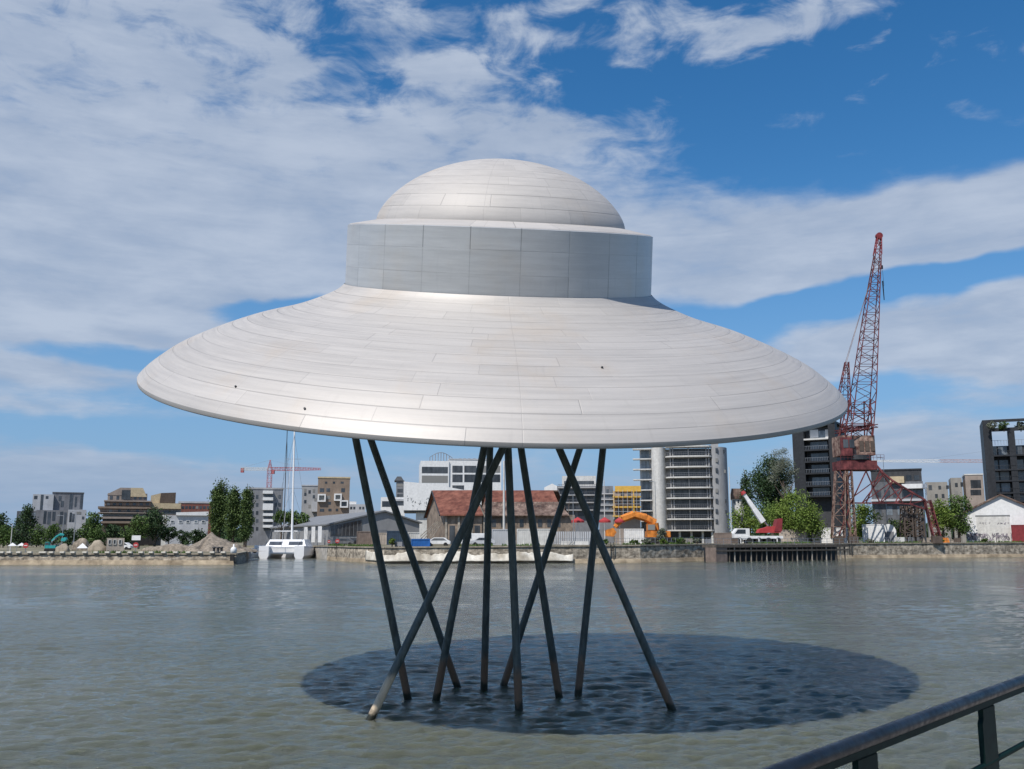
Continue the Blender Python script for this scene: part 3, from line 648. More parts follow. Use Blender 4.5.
# old station building with red roofs
def old_station():
    A = Vector((XY(444.5, 172), 172, GZ)); t = root('old_warehouse', 'derelict brick building with a red tiled roof and gable facing left', 'building', A, -0.10)
    W, Dp, e, r = 6.9, 16.0, 5.7, 10.2
    # x from 0..W front wall; gable recedes at left: skewed plan
    s = -6.4
    fl, fr_, br, bl = (0, 0), (W, 0), (W + s, Dp), (s, Dp)
    mb = MB(); 
    P = lambda q, z: (q[0], q[1], z)
    ml, mr_ = (s / 2, Dp / 2), (W + s / 2, Dp / 2)
    mb.add([P(fl, -.5), P(fr_, -.5), P(fr_, e), P(fl, e)], [(0, 1, 2, 3)])
    mb.add([P(fl, -.5), P(fl, e), P(ml, r), P(bl, e), P(bl, -.5)], [(0, 1, 2, 3, 4)])
    mb.add([P(fr_, -.5), P(fr_, e), P(mr_, r), P(br, e), P(br, -.5)], [(0, 1, 2, 3, 4)])
    mb.add([P(bl, -.5), P(br, -.5), P(br, e), P(bl, e)], [(0, 1, 2, 3)])
    mb.build('wall', 'old_brick', t)
    def roofp(name, q0, q1, q2, q3, z0, z1, m):
        d = 0.25; vs = [P(q0, z0), P(q1, z0), P(q2, z1), P(q3, z1)]
        vs2 = [(x, y, z + d) for x, y, z in vs]
        MB().add(vs + vs2, [(3, 2, 1, 0), (4, 5, 6, 7), (0, 1, 5, 4), (1, 2, 6, 5), (2, 3, 7, 6), (3, 0, 4, 7)]).build(name, m, t)
    roofp('roof', (-0.7, -0.9), (W + 0.3, -0.9), (W + 0.3 + s / 2, Dp / 2), (-0.7 + s / 2, Dp / 2), e - 0.35, r, 'red_tile')
    roofp('roof', (-0.7 + s, Dp + 0.9), (W + 0.3 + s, Dp + 0.9), (W + 0.3 + s / 2, Dp / 2 + .01), (-0.7 + s / 2, Dp / 2 + .01), e - 0.35, r, 'red_tile')
    # barge boards and props on the gable
    b = MB(); b.beam((-0.75, -0.9, e - 0.3), (-0.75 + s / 2, Dp / 2, r + 0.1), 0.16); b.beam((-0.75 + s, Dp + 0.9, e - 0.3), (-0.75 + s / 2, Dp / 2, r + 0.1), 0.16)
    b.build('bargeboard', 'char', t)
    b = MB()
    for k in range(5): b.beam((-3.2 - k * 0.9, -0.5 + k * 0.7, 0), (-0.4 - k * 0.5, 0.2 + k * 1.1, 4.4), 0.09)
    b.build('props', 'pale_timber', t)
    for k in range(3):
        MB().box(0.9 + k * 2.3, 1.9 + k * 2.3, -0.06, 0.05, 0.3, 3.6).build('window', 'glass_deep' if k != 1 else 'dark_brown', t)
    b = MB()
    for k in range(4): b.box(0.1 + k * 2.35, 0.5 + k * 2.35, -0.18, 0.02, -.3, e - 0.3)
    b.build('pilasters', 'pale_timber', t)
    # right hall
    F = Frame(520, 178, GZ, R(-2)); t2 = F.root('old_warehouse', 'long derelict hall with patched red tile roof and exposed rafters behind the poles', 'building')
    body(F, t2, (476, 515, 575, 545), 16, 'old_brick', base=-.5)
    x0, z0 = F.L(474, 515); x1, z1 = F.L(560, 515); xa, zr = F.L(487, 491.5, 8); xb, _ = F.L(553, 491, 8)
    def rp(q, name, m, th=0.22):
        vs = list(q); vs2 = [(x, y, z + th) for x, y, z in vs]
        MB().add(vs + vs2, [(3, 2, 1, 0), (4, 5, 6, 7), (0, 1, 5, 4), (1, 2, 6, 5), (2, 3, 7, 6), (3, 0, 4, 7)]).build(name, m, t2)
    xm0, zm = F.L(484, 503, 3.8); xm1, _ = F.L(558, 503, 3.8)
    rp([(xm0, 3.8, zm), (xm1, 3.8, zm), (xb, 8, zr), (xa, 8, zr)], 'roof', 'red_tile')
    rp([(x0 + 1.2, -0.8, z0 - 0.2), (F.L(569, 517)[0], -0.8, z0 - 0.2), (xm1, 3.79, zm - .02), (xm0, 3.79, zm - .02)], 'lower_roof', 'worn_tile')
    rp([(x0, 17, z0), (x1 + 2, 17, z0), (xb + 1, 8.02, zr), (xa - 1, 8.02, zr)], 'rear_roof', 'worn_tile')
    b = MB()
    for k in range(22):
        x = x0 + 1.5 + k * (x1 - x0) / 21; b.beam((x, -0.9, z0 - 0.3), (x + 0.35, 3.8, zm + 0.28), 0.06)
    b.build('rafters', 'dark_brown', t2)
    # cross gable with pale frame
    gx, gz = F.L(477, 501, -1.5); gl, gb = F.L(472, 516, -1.5); gr, _ = F.L(486, 516, -1.5)
    MB().prism([(gl, -1.5, gb), (gx, -1.5, gz), (gr, -1.5, gb)], (0, 6, 0)).build('gable', 'dark_brown', t2)
    MB().beam((gl - .1, -1.7, gb - 1), (gx, -1.7, gz + .1), 0.17).beam((gx, -1.7, gz + .1), (gr + .3, -1.7, gb - 1.0), 0.17).build('gable_frame', 'pale_timber', t2)
    for k in range(8):
        px = 492 + k * 9.2; window(F, t2, (px, 519.5, px + 4, 527), 'glass_deep')
    body(F, t2, (514, 504, 520, 507), 0.6, 'glass_deep', 3.0, 'roof_hole'); body(F, t2, (534, 506, 541, 508), 0.6, 'glass_deep', 2.2, 'roof_hole')
old_station()
# tall white pole and second one
for px, top, Y, lab in ((504, 461, 168, 'tall white mast standing in front of the patched red roof hall'), (604, 480, 175, 'slim white mast left of the yellow scaffolded block'), (729, 467, 190, 'thin white pole rising beside the curved tower')):
    p = at(px, top, Y); t = root('mast', lab, 'mast', (p.x, Y, 2.6)); r_ = 0.22 if px == 504 else 0.10
    MB().beam((0, 0, -.3), (0, 0, p.z - 2.6), r_, r_ * 0.75, n=10).build('pole', 'offwhite', t)
    MB().beam((0, 0, -.1), (0, 0, 0.5), r_ * 1.6, n=10).build('base', 'concrete', t)

# grey balcony block in the middle
F = Frame(577, 250, 2.7); t = F.root('apartment_building', 'grey balcony block with a pale roof storey behind the red parasols', 'building')
body(F, t, (556, 486, 598, 545), 14, 'mid_grey', 1.2, base=0); body(F, t, (562, 476, 596, 486.2), 10, 'offwhite', 3, 'penthouse'); window(F, t, (564, 481, 594, 484), 'glass_deep', y=3)
for y in (487, 494.5, 502, 509.5):
    q = F.rect((558, y, 596, y + 1.1), 0); MB().box(q[0], q[1], -0.4, 1.3, q[2], q[3]).build('balcony_slab', 'render_grey', t)
    for x in (560, 569, 578, 587): window(F, t, (x, y + 2.2, x + 6.5, y + 6.6), 'glass_deep', y=1.2)
    mb = MB(); q = F.rect((558, y - 2.6, 596, y), 0)
    for k in range(24): mb.box(q[0] + k * (q[1] - q[0]) / 23 - .03, q[0] + k * (q[1] - q[0]) / 23 + .03, -0.4, -0.34, q[2], q[3])
    mb.box(q[0], q[1], -0.42, -0.33, q[3] - .08, q[3]); mb.build('railing', 'slate', t)
F = Frame(550, 235, 2.7); t = F.root('storage_shed', 'small white gabled shed roof right of the patched red hall', 'shed')
P = [F.L(*c5(*p)) for p in ((195, 345), (195, 270), (240, 248), (268, 262), (268, 345))]
MB().slab_xz([(x, z) for x, z in P], 0, 9).build('wall', 'white', t); window(F, t, c5(215, 290, 250, 310))
F = Frame(606, 245, 2.7); t = F.root('apartment_building', 'narrow grey block between grey balcony block and yellow scaffolding', 'building')
body(F, t, c5(505, 262, 590, 450), 12, 'mid_grey', base=0)
for y in (280, 312, 345, 378): 
    for x in (548, 568): window(F, t, c5(x, y, x + 14, y + 20), 'glass_pale')
    q = F.rect(c5(505, y + 24, 590, y + 29)); MB().box(q[0], q[1], -0.5, .02, q[2], q[3]).build('ledge', 'pale_grey', t)
# yellow building
F = Frame(628, 235, 2.7); t = F.root('construction_block', 'ochre yellow block wrapped in scaffolding left of the curved tower', 'building')
body(F, t, c5(590, 290, 745, 560), 12, 'taupe', 1.2, base=0); body(F, t, c5(597, 262, 745, 292), 9, 'yellow', 0.8, 'roof')
for y in (320, 378, 430):
    q = F.rect(c5(585, y, 745, y + 7), 0); MB().box(q[0], q[1], -0.6, 1.3, q[2], q[3]).build('floor_slab', 'yellow', t)
for x in (587, 700): q = F.rect(c5(x, 292, x + 9, 440), 0); MB().box(q[0], q[1], -0.5, -0.2, q[2], q[3]).build('post', 'yellow', t)
for (x, y) in [(610, 335), (645, 335), (680, 335), (715, 335), (610, 392), (645, 392), (680, 392), (715, 392), (630, 298), (668, 298), (710, 298)]: window(F, t, c5(x, y, x + 20, y + 28), 'glass', y=1.2)
mb = MB()
for x in range(590, 745, 26):
    q = F.rect(c5(x, 285, x + 3, 450), 0); mb.beam((q[0], -0.9, q[2]), (q[0], -0.9, q[3]), 0.05)
for y in (305, 345, 362, 405): q = F.rect(c5(588, y, 745, y + 2), 0); mb.beam((q[0], -0.9, q[2]), (q[1], -0.9, q[2]), 0.05)
mb.build('scaffolding', 'pale_grey', t)

# curved residential tower
def tower():
    F = Frame(690, 255, 2.7); t = F.root('apartment_tower', 'nine storey pale tower with balcony floors and a curved right wall', 'building')
    ys = [88, 143, 200, 257, 314, 371, 429, 486, 548]
    xw0, _ = F.L(*c6(178, 500)); xw1, _ = F.L(*c6(258, 500)); xb1, _ = F.L(*c6(512, 400)); xc1, _ = F.L(*c6(602, 400)); xl0, _ = F.L(*c6(72, 300))
    zt = F.L(*c6(300, 88))[1]
    # white rounded wall
    cx, rr = (xw0 + xw1) / 2, (xw1 - xw0) / 2
    pts = [(cx + rr * math.cos(a), 2.2 - 3.0 * math.sin(a)) for a in [math.pi * i / 16 for i in range(17)]] + [(xw0, 12), (xw1, 12)]
    MB().prism([(x, y, 0) for x, y in pts], (0, 0, zt - 0.3)).build('white_wall', 'offwhite', t, smooth=False)
    # core behind the balconies
    MB().box(xw1 + .01, xb1, 3.0, 14, 0, zt - 0.6).build('core_wall', 'render_grey', t)
    MB().box(xl0 + 1.8, xw0 - .01, 3.4, 12, 0, F.L(*c6(120, 100))[1] - 0.3).build('left_wall', 'pale_grey', t)
    # curved right wall
    cxr = xb1 + (xc1 - xb1) * 0.1; rx = xc1 - cxr
    pts = [(xb1 + .02, 0.4)] + [(cxr + rx * math.sin(a), 5.5 - 5.1 * math.cos(a)) for a in [math.pi / 2 * i / 12 for i in range(13)]] + [(xc1, 13), (xb1 + .02, 13)]
    ztr = F.L(*c6(560, 90))[1]
    MB().prism([(x, y, 0) for x, y in pts], (0, 0, ztr)).build('curved_wall', 'render_grey', t)
    q = F.rect(c6(500, 66, 540, 90), 1); MB().box(q[0], q[1], 1, 5, ztr - .5, q[3]).build('stair_head', 'render_grey', t)
    for k, y in enumerate(ys):
        z = F.L(*c6(300, y))[1]; mid = (xw1 + xb1) / 2; hw = (xb1 - xw1) / 2
        pts = [(xw1 + .02, 3.2)] + [(mid + hw * s, 0.2 - 1.6 * math.sqrt(max(0, 1 - abs(s) ** 3))) for s in [-1 + 2 * i / 20 for i in range(21)]] + [(xb1 - .02, 3.2)]
        MB().prism([(x, yy, z - 0.38) for x, yy in pts], (0, 0, 0.38)).build('balcony_slab', 'offwhite', t)
        if k < 8:
            zl = F.L(*c6(100, y + 12))[1]
            MB().box(xl0, xw0 - .02, 0.6, 3.6, zl - 0.3, zl).build('balcony_slab', 'offwhite', t)
            z2 = F.L(*c6(300, ys[k + 1]))[1]
            MB().box(xw1 + 1.2, xb1 - 1.0, 2.9, 3.02, z2 + 0.1, z - 0.5).build('glazing', 'glass_mid', t)
            zl2 = zl - 3.0
            MB().box(xl0 + 2.2, xw0 - 0.6, 3.3, 3.42, zl2 + 0.2, zl - 0.4).build('glazing', 'glass_pale', t)
            # railing
            mb = MB(); pr = None
            for i in range(21):
                s = -0.98 + 1.96 * i / 20; p = (mid + hw * s, 0.3 - 1.6 * math.sqrt(max(0, 1 - abs(s) ** 3)), z2)
                mb.beam(p, (p[0], p[1], z2 + 1.0), 0.035)
                if pr: mb.beam((pr[0], pr[1], z2 + 1), (p[0], p[1], z2 + 1), 0.05); mb.beam((pr[0], pr[1], z2 + .5), (p[0], p[1], z2 + .5), 0.035)
                pr = p
            mb.build('railing', 'mid_grey', t)
            mb = MB()
            for xx in (xw1 + 1.2, xw1 + 1.9, (xw1 + xb1) / 2 - .15, xb1 - 1.6, xb1 - 0.9): mb.box(xx, xx + 0.3, 0.2, 0.5, z2, z - 0.38)
            mb.build('column', 'render_grey', t)
    for y in (100, 155, 210, 265, 322, 378, 434, 490):
        q = F.rect(c6(524, y, 538, y + 22), 0.6); yc = 5.5 - 5.1 * math.sqrt(max(0, 1 - (((q[0] + q[1]) / 2 - cxr) / rx) ** 2)); MB().box(q[0], q[1], yc - .25, yc + 1, q[2], q[3]).build('window', 'glass', t)
    for (x, y) in ((566, 108), (572, 218), (578, 380), (578, 440)):
        q = F.rect(c6(x, y, x + 9, y + 18), 2.0); yc = 5.5 - 5.1 * math.sqrt(max(0, 1 - (((q[0] + q[1]) / 2 - cxr) / rx) ** 2)); MB().box(q[0], q[1], yc - .35, yc + 1, q[2], q[3]).build('window', 'glass', t)
    z = F.L(*c6(300, 552))[1]
    for x in (322, 386, 448, 500): q = F.rect(c6(x, 552, x + 14, 610)); MB().box(q[0], q[1], 0, .8, -1, z).build('pillar', 'offwhite', t)
    MB().box(xw1, xb1 + 4, 3, 3.2, 0, z - .1).build('ground_glazing', 'glass_deep', t)
tower()
F = Frame(737, 260, 2.7); t = F.root('house', 'small white house with red brown roof between the tower and dark conifers', 'house')
body(F, t, c6(612, 375, 690, 470), 8, 'offwhite', base=0)
P = [F.L(*c6(*p)) for p in ((604, 378), (612, 322), (680, 322), (695, 378))]
MB().slab_xz(P, -0.5, 8.5).build('roof', 'worn_tile', t)
for x in (622, 645, 668): window(F, t, c6(x, 385, x + 10, 402))

# black building left of the harbour crane
def black_left():
    F = Frame(815, 270, 2.8, R(-14)); t = F.root('apartment_building', 'tall black block with recessed grey balconies behind the red harbour crane', 'building')
    x0, _ = F.L(806, 480); x1, _ = F.L(838, 480); z1 = F.L(815, 424)[1]
    lx = F.L(794.5, 480)[0]
    MB().box(x0, x1, 2.5, 14, 0, z1 - 1).build('wall', 'char', t)
    MB().box(lx, x0, -0.2, 14, 0, z1).build('side_wall', 'black_clad', t); MB().box(x1 - 2, x1, -0.1, 2.49, 0, z1).build('end_wall', 'black_clad', t)
    MB().box(x0 - .1, x1 + .1, -0.3, 14.1, z1, z1 + 0.6).build('roof', 'black_clad', t)
    for i, y in enumerate((172, 222, 275, 328, 385, 432)):
        z = F.L(*c7(270, y))[1]
        MB().box(x0 + .01, x1 - 2.01, -0.4, 2.52, z - 0.45, z).build('balcony_slab', 'offwhite' if i == 0 else 'black_clad', t)
        MB().box(x0 + 1.2, x1 - 3.0, 2.40, 2.52, z + 0.2, z + 2.4).build('window', 'glass_pale', t)
        if i: 
            mb = MB()
            for k in range(14): xx = x0 + .3 + k * (x1 - x0 - 2.8) / 13; mb.box(xx, xx + .06, -0.35, -0.3, z, z + 1)
            mb.box(x0 + .1, x1 - 2.1, -.36, -.29, z + .95, z + 1.02); mb.build('railing', 'steel', t)
    q = F.rect(c7(215, 132, 255, 165)); MB().box(q[0], q[1], 2.3, 2.52, q[2], q[3]).build('window', 'white', t)
    q = F.rect(c7(285, 130, 335, 165)); MB().box(q[0], q[1], 2.3, 2.52, q[2], q[3]).build('window', 'white', t)
black_left()
def black_right():
    F = Frame(1012, 240, 2.8, R(4)); t = F.root('apartment_building', 'tall black block with open roof frame and roof plants at the right edge', 'building')
    x0, _ = F.L(987, 480); x1 = F.L(1062, 480)[0]; zt = F.L(1000, 419.5)[1]
    za, zb = F.L(1000, 431)[1], F.L(1000, 445)[1]
    MB().box(x0, x0 + 2.0, -0.2, 14, 0, zt).build('side_wall', 'black_clad', t)
    for px in (1012, 1037): a = F.L(px, 480)[0]; MB().box(a, a + 1.5, -0.2, 2.6, 0, za).build('pier', 'black_clad', t)
    MB().box(x1 - 1, x1, -0.2, 14, 0, zt).build('end_wall', 'black_clad', t)
    MB().box(x0 + 2.01, x1 - 1.01, -0.2, 1.0, za, zt - 2.2).build('roof_beam', 'black_clad', t)
    MB().box(x0 + 2.01, x1 - 1.01, 2.7, 14, 0, zb).build('wall', 'char', t)
    MB().box(x0 + 2.01, x1 - 1.01, -0.25, 1.0, zt - 0.6, zt + .02).build('roof_beam', 'black_clad', t)
    fl = [247, 312, 362, 417, 455]
    for i, y in enumerate(fl):
        z = F.L(*c8(560, y))[1]
        MB().box(x0 + 2.02, x1 - 1.02, -0.3, 2.72, z - 0.4, z).build('balcony_slab', 'black_clad', t)
        zu = z + 2.5
        for (a, b) in ((992, 1000), (1001.5, 1010.5), (1017, 1026), (1028, 1035)):
            p, q = F.L(a, 480)[0], F.L(b, 480)[0]; MB().box(p, q, 2.58, 2.72, z + .1, zu).build('window', 'glass_pale' if (a + i) % 2 else 'glass', t)
        mb = MB()
        for k in range(26): xx = x0 + 2.2 + k * (x1 - x0 - 3.5) / 25; mb.box(xx, xx + .05, -0.28, -0.23, z, z + 1)
        mb.box(x0 + 2.1, x1 - 1.1, -.29, -.22, z + .95, z + 1.02); mb.build('railing', 'dark_steel', t)
    mb = MB()
    for px in range(992, 1056, 3): a, _ = F.L(px, 480); mb.box(a, a + .08, 0, .08, zb, zb + 1.2)
    mb.box(x0 + 2, x1 - 1, 0, .08, zb + 1.15, zb + 1.23); mb.build('roof_railing', 'steel', t)
    return F, za
FBR, ZBR = black_right()
# dark low building behind crane and long grey block
F = Frame(903, 235, 2.9); t = F.root('restaurant_building', 'low dark flat roofed building with white fascia behind the red crane portal', 'building')
body(F, t, c8(-60, 322, 172, 372), 14, 'char', 1, 'upper_wall'); parapet(F, t, c8(-60, 322, 172, 372), 14, 'black_clad', 1, 0.4)
body(F, t, c8(-60, 372, 195, 640), 15, 'slate', 0, base=0); body(F, t, c8(80, 380, 196, 398), 3, 'white', -1.5, 'fascia'); body(F, t, c8(186, 396, 196, 455), .5, 'white', -1.5, 'fascia_post')
body(F, t, c8(25, 346, 92, 374), 3, 'tan', -1, 'awning')
for x in (-40, 0, 40, 80, 120, 150): window(F, t, c8(x, 408, x + 28, 440), 'glass')
for x in (-40, 10, 60, 110, 155): window(F, t, c8(x, 480, x + 30, 520), 'glass_pale'); 
for x in (100, 135): window(F, t, c8(x, 340, x + 25, 362), 'glass', y=1)
q = F.rect(c8(-60, 450, 196, 456)); MB().box(q[0], q[1], -1.4, 0.02, q[2], q[3]).build('terrace', 'pale_grey', t)
F = Frame(955, 300, 2.9, R(3)); t = F.root('apartment_building', 'long low grey block with stepped roof left of the black right hand block', 'building')
body(F, t, c8(188, 372, 305, 620), 12, 'stone_grey', base=0); body(F, t, c8(300, 352, 372, 620), 12, 'stone_grey', .3, base=0); body(F, t, c8(365, 340, 470, 620), 12, 'taupe', 0.5, base=0)
for (x, y, w_, h_) in [(390, 362, 50, 36), (390, 406, 50, 24), (200, 385, 18, 22), (245, 388, 14, 16), (280, 386, 14, 16), (320, 375, 14, 18), (345, 372, 14, 20), (320, 410, 14, 18), (230, 425, 14, 18), (260, 425, 14, 18)]: window(F, t, c8(x, y, x + w_, y + h_), 'glass_deep', y=0.5 if x > 380 else .3 if x > 300 else 0)
parapet(F, t, c8(365, 340, 470, 620), 12, 'offwhite', 0.5, 0.4)

# white gabled shed with graffiti
def white_shed():
    F = Frame(1000, 215, 3.0, R(-3)); t = F.root('boat_shed', 'white gabled shed with graffiti and tan roof edge on the right quay', 'shed')
    xl, ze = F.L(965, 513); xa, za = F.L(1000.5, 495.5); xr, _ = F.L(1040, 513)
    MB().slab_xz([(xl, -.4), (xl, ze), (xa, za), (xr, ze), (xr, -.4)], 0, 18).build('wall', 'white', t)
    MB().slab_xz([(xl - 0.8, ze - 0.35), (xa, za + 0.02), (xa, za + 0.38), (xl - 0.8, ze + 0.05)], -0.6, 18.5).build('roof', 'worn_tile', t)
    MB().slab_xz([(xa + .003, za + 0.02), (xr + 0.8, ze - 0.35), (xr + 0.8, ze + 0.05), (xa + .003, za + 0.38)], -0.6, 18.5).build('roof', 'worn_tile', t)
    q = F.rect(c8(415, 526, 577, 640)); 
    d = MB().box(q[0], q[1], -0.05, 0.03, 0, q[3]).build('door', 'offwhite', t)
    MB().box(q[0] - .1, q[1] + .1, -0.12, 0.03, q[3] + .003, q[3] + 0.25).build('lintel', 'roof_grey', d)
    # graffiti strokes: faded lettering above and a dense band below
    random.seed(11); mb = MB()
    def stroke(x, z, w, h, r=0.05, y=-0.075):
        pts = [(x + random.random() * w, z + random.random() * h) for _ in range(5)]
        for a, b in zip(pts[:-1], pts[1:]): mb.beam((a[0], y, a[1]), (b[0], y, b[1]), r)
    def flush(nm):
        nonlocal mb
        mb.build(nm, 'graffiti', t); mb = MB()
    x = F.L(*c8(430, 550))[0]; zc = F.L(*c8(430, 562))[1]
    for k in range(4): stroke(x + k * 0.62, zc, 0.42, 0.55, 0.035)
    x = F.L(*c8(508, 550))[0]
    for k in range(4): stroke(x + k * 0.75, zc - .05, 0.5, 0.6, 0.05)
    flush('lettering')
    x0 = F.L(*c8(368, 600))[0]; x1 = F.L(*c8(575, 600))[0]; zb = 0.25; n = 34
    for k in range(n): stroke(x0 + k * (x1 - x0) / n, zb, 0.8, 2.0, 0.075)
    mb.build('graffiti', 'graffiti', t)
white_shed()

# ------------------------------------------------------------------ trees
def leafmat(name, a, b):
    m = bpy.data.materials.new(name); m.use_nodes = True; t = NT(m.node_tree); p = t.n['Principled BSDF']
    c = t.new('ShaderNodeTexCoord').outputs['Object']; n = t.noise(c, 0.45, 4, 0.6).outputs[0]; n2 = t.noise(c, 3.0, 3, 0.6).outputs[0]
    f = t.mr(t.m('ADD', t.m('MULTIPLY', n, 0.5), t.m('MULTIPLY', n2, 0.5)), 0.36, 0.64)
    t.put(p.inputs['Base Color'], t.mix(f, a + (1,), b + (1,))); p.inputs['Roughness'].default_value = 0.6
    p.inputs['Specular IOR Level'].default_value = 0.25; return m
LM = dict(dark=leafmat('dark_leaves', (0.018, 0.038, 0.014), (0.045, 0.085, 0.028)), mid=leafmat('green_leaves', (0.040, 0.075, 0.018), (0.095, 0.155, 0.035)),
          light=leafmat('light_leaves', (0.075, 0.125, 0.020), (0.16, 0.22, 0.04)), grey=leafmat('grey_leaves', (0.10, 0.12, 0.08), (0.20, 0.21, 0.16)),
          poplar=leafmat('poplar_leaves', (0.038, 0.068, 0.020), (0.09, 0.135, 0.035)))
def tree(label, px0, px1, pyt, pyb, Y, kind='mid', shape='round', n=None, name='tree', base=None, group=None, seed=None, cat='tree', leaf=None, gap=0.0):
    random.seed(seed if seed is not None else int(px0 * 13 + pyt * 7))
    g = np.random.default_rng(int(px0 * 31 + pyt * 17) & 0xffff)
    a, b = at((px0 + px1) / 2, pyb, Y), at((px0 + px1) / 2, pyt, Y)
    W = (px1 - px0) / FPX * Y; zb = base if base is not None else (1.8 if px0 < 250 else 2.7); H = b.z - zb; low = max(0.3, a.z - zb)
    t = root(name, label, cat, (a.x, Y, zb), group=group)
    tr = MB(); th = H * (0.5 if shape != 'poplar' else 0.85); r = max(0.10, H * 0.022)
    tr.beam((0, 0, -0.3), (0.02 * H, 0, th * 0.5), r * 1.3, r, 8); tr.beam((0.02 * H, 0, th * 0.5), (0, 0.03 * H, th * 1.25 if shape != 'poplar' else th), r, r * 0.35, 8)
    for k in range(7):
        an = k * 2.4; z = th * (0.45 + 0.09 * k); L = W * (0.36 if shape != 'poplar' else 0.3)
        tr.beam((0.01 * H, 0, z), (math.cos(an) * L, math.sin(an) * L, z + H * 0.18), r * 0.5, r * 0.12, 5)
    tr.build('trunk', 'bark', t)
    # crown: clumps inside an overall envelope
    cl = []
    nc = {'round': 42, 'poplar': 60, 'wide': 40, 'bush': 16, 'cone': 30, 'bare': 22}[shape]
    zc, hz = (low + H) / 2, (H - low) / 2
    for i in range(nc):
        for _ in range(30):
            x, y, z = g.uniform(-1, 1, 3)
            if shape in ('poplar',): ok = (x * x + y * y) < (1 - z * z) * (0.9 if z > 0 else 1.0) + 0.05
            elif shape == 'cone': ok = math.hypot(x, y) < (1 - z) / 2 * 1.1 + 0.1
            elif shape in ('bush', 'wide'): ok = x * x + y * y + max(z, 0) ** 2 < 1
            else: ok = x * x + y * y + z * z < 1
            if ok: break
        wk = 0.78 if shape != 'poplar' else 0.58
        cl.append((x * W / 2 * wk, y * W / 2 * wk, zc + z * hz * 0.86, (0.17 + 0.13 * g.random()) * min(W, 2 * hz) * (0.95 if shape != 'poplar' else 1.25)))
    ls = leaf or max(0.2, 1.7 * Y / FPX)
    N = n or int(min(16000, max(1500, 9.0 * W * (H - low) / (ls * ls))))
    if shape == 'bare': N = int(N * 0.45)
    ci = g.integers(0, nc, N); C = np.array(cl)[ci]
    d = g.normal(size=(N, 3)); d /= np.linalg.norm(d, axis=1)[:, None]; rr = g.random(N) ** 0.5 * (1 + 0.15 * g.normal(size=N))
    P = C[:, :3] + d * (C[:, 3] * rr)[:, None] * np.array([1, 1, 0.8 if shape != 'poplar' else 1.5]); P[:, 2] = np.maximum(P[:, 2], 0.1)
    u = g.normal(size=(N, 3)); u /= np.linalg.norm(u, axis=1)[:, None]; v = np.cross(u, g.normal(size=(N, 3))); v /= np.linalg.norm(v, axis=1)[:, None]
    sz = ls * g.uniform(0.55, 1.2, N)[:, None]
    V = np.stack([P - u * sz * .6, P + v * sz * .35, P + u * sz * .6, P - v * sz * .35], 1).reshape(-1, 3)
    me = bpy.data.meshes.new('crown'); me.vertices.add(len(V)); me.vertices.foreach_set('co', V.ravel())
    me.loops.add(4 * N); me.loops.foreach_set('vertex_index', np.arange(4 * N, dtype=np.int32))
    me.polygons.add(N); me.polygons.foreach_set('loop_start', np.arange(0, 4 * N, 4, dtype=np.int32)); me.update(calc_edges=True)
    me.materials.append(LM[kind]); o = bpy.data.objects.new('crown', me); S.collection.objects.link(o); o.parent = t
    return t
tree('tallest poplar, leftmost of the three right of the gravel mound', 207, 229, 480, 537, 195, 'poplar', 'poplar', n=9000, group='poplars behind the gravel mound')
tree('middle poplar of the three behind the gravel mound', 223, 241, 486, 541, 192, 'poplar', 'poplar', n=9000, group='poplars behind the gravel mound')
tree('rightmost poplar of the three, next to the grey balcony block', 237, 252.5, 485, 544, 190, 'poplar', 'poplar', n=9000, group='poplars behind the gravel mound')
tree('big dark round tree in front of the brown stepped building', 140, 169, 505, 542, 200, 'dark', 'round')
tree('paler green tree touching the left of the big dark round tree', 129, 148, 509, 543, 196, 'mid', 'round')
tree('dark tree crown at the far left edge beside the grey angular block', -12, 12, 512, 543, 330, 'dark', 'round')
tree('dark pointed tree left of the grey angular block', 15, 35, 503, 540, 280, 'dark', 'round')
tree('small round dark tree between grey and brown left blocks', 84, 101, 509, 543, 240, 'mid', 'round')
lt = [(-8, 14, 524), (10, 30, 522), (27, 46, 524), (43, 62, 523), (58, 78, 526), (74, 92, 522), (88, 106, 525), (103, 120, 523), (116, 134, 525)]
ord_ = ['first', 'second', 'third', 'fourth', 'fifth', 'sixth', 'seventh', 'eighth', 'ninth']
for i, (a, b, y) in enumerate(lt):
    tree(f'bushy green tree, {ord_[i]} from the left in the hedge row on the left bank', a, b, y, 545, 225 + (i % 3) * 6, ['mid', 'dark', 'mid'][i % 3], 'wide', group='hedge row trees on the left bank')
for i, (a, b, y) in enumerate([(158, 178, 527), (175, 194, 528), (190, 210, 526)]):
    tree(['low dark hedge bush below the white roofed shed, left one', 'low dark hedge bush below the white roofed shed, middle one', 'low dark hedge bush below the poplars, right one'][i], a, b, y, 544, 205, 'dark', 'bush', name='bush', group='hedge bushes below the shed', cat='bush')
for i, (a, b, y) in enumerate([(272, 290, 509), (285, 300, 510), (296, 310, 512)]):
    tree(['round tree just left of the catamaran mast', 'round tree just right of the catamaran mast', 'small tree at the left foot of the brown cube block'][i], a, b, y, 526, 232, 'mid', 'round', group='trees behind the catamaran')
tree('tall dark conifer, left one of the pair right of the curved tower', 740, 756, 470, 520, 225, 'dark', 'poplar')
tree('largest dark evergreen crown left of the black block', 748, 797, 452, 528, 222, 'dark', 'round', n=16000)
tree('silvery half bare tree against the black block', 770, 800, 443, 500, 215, 'grey', 'bare', leaf=0.22)
tree('light green tree at the foot of the small white house', 729, 760, 506, 538, 205, 'light', 'round')
tree('mid green tree behind the white mobile crane boom', 748, 782, 498, 536, 212, 'mid', 'round')
tree('broad bright green tree in front of the black block', 770, 826, 488, 541, 196, 'light', 'wide', n=16000)
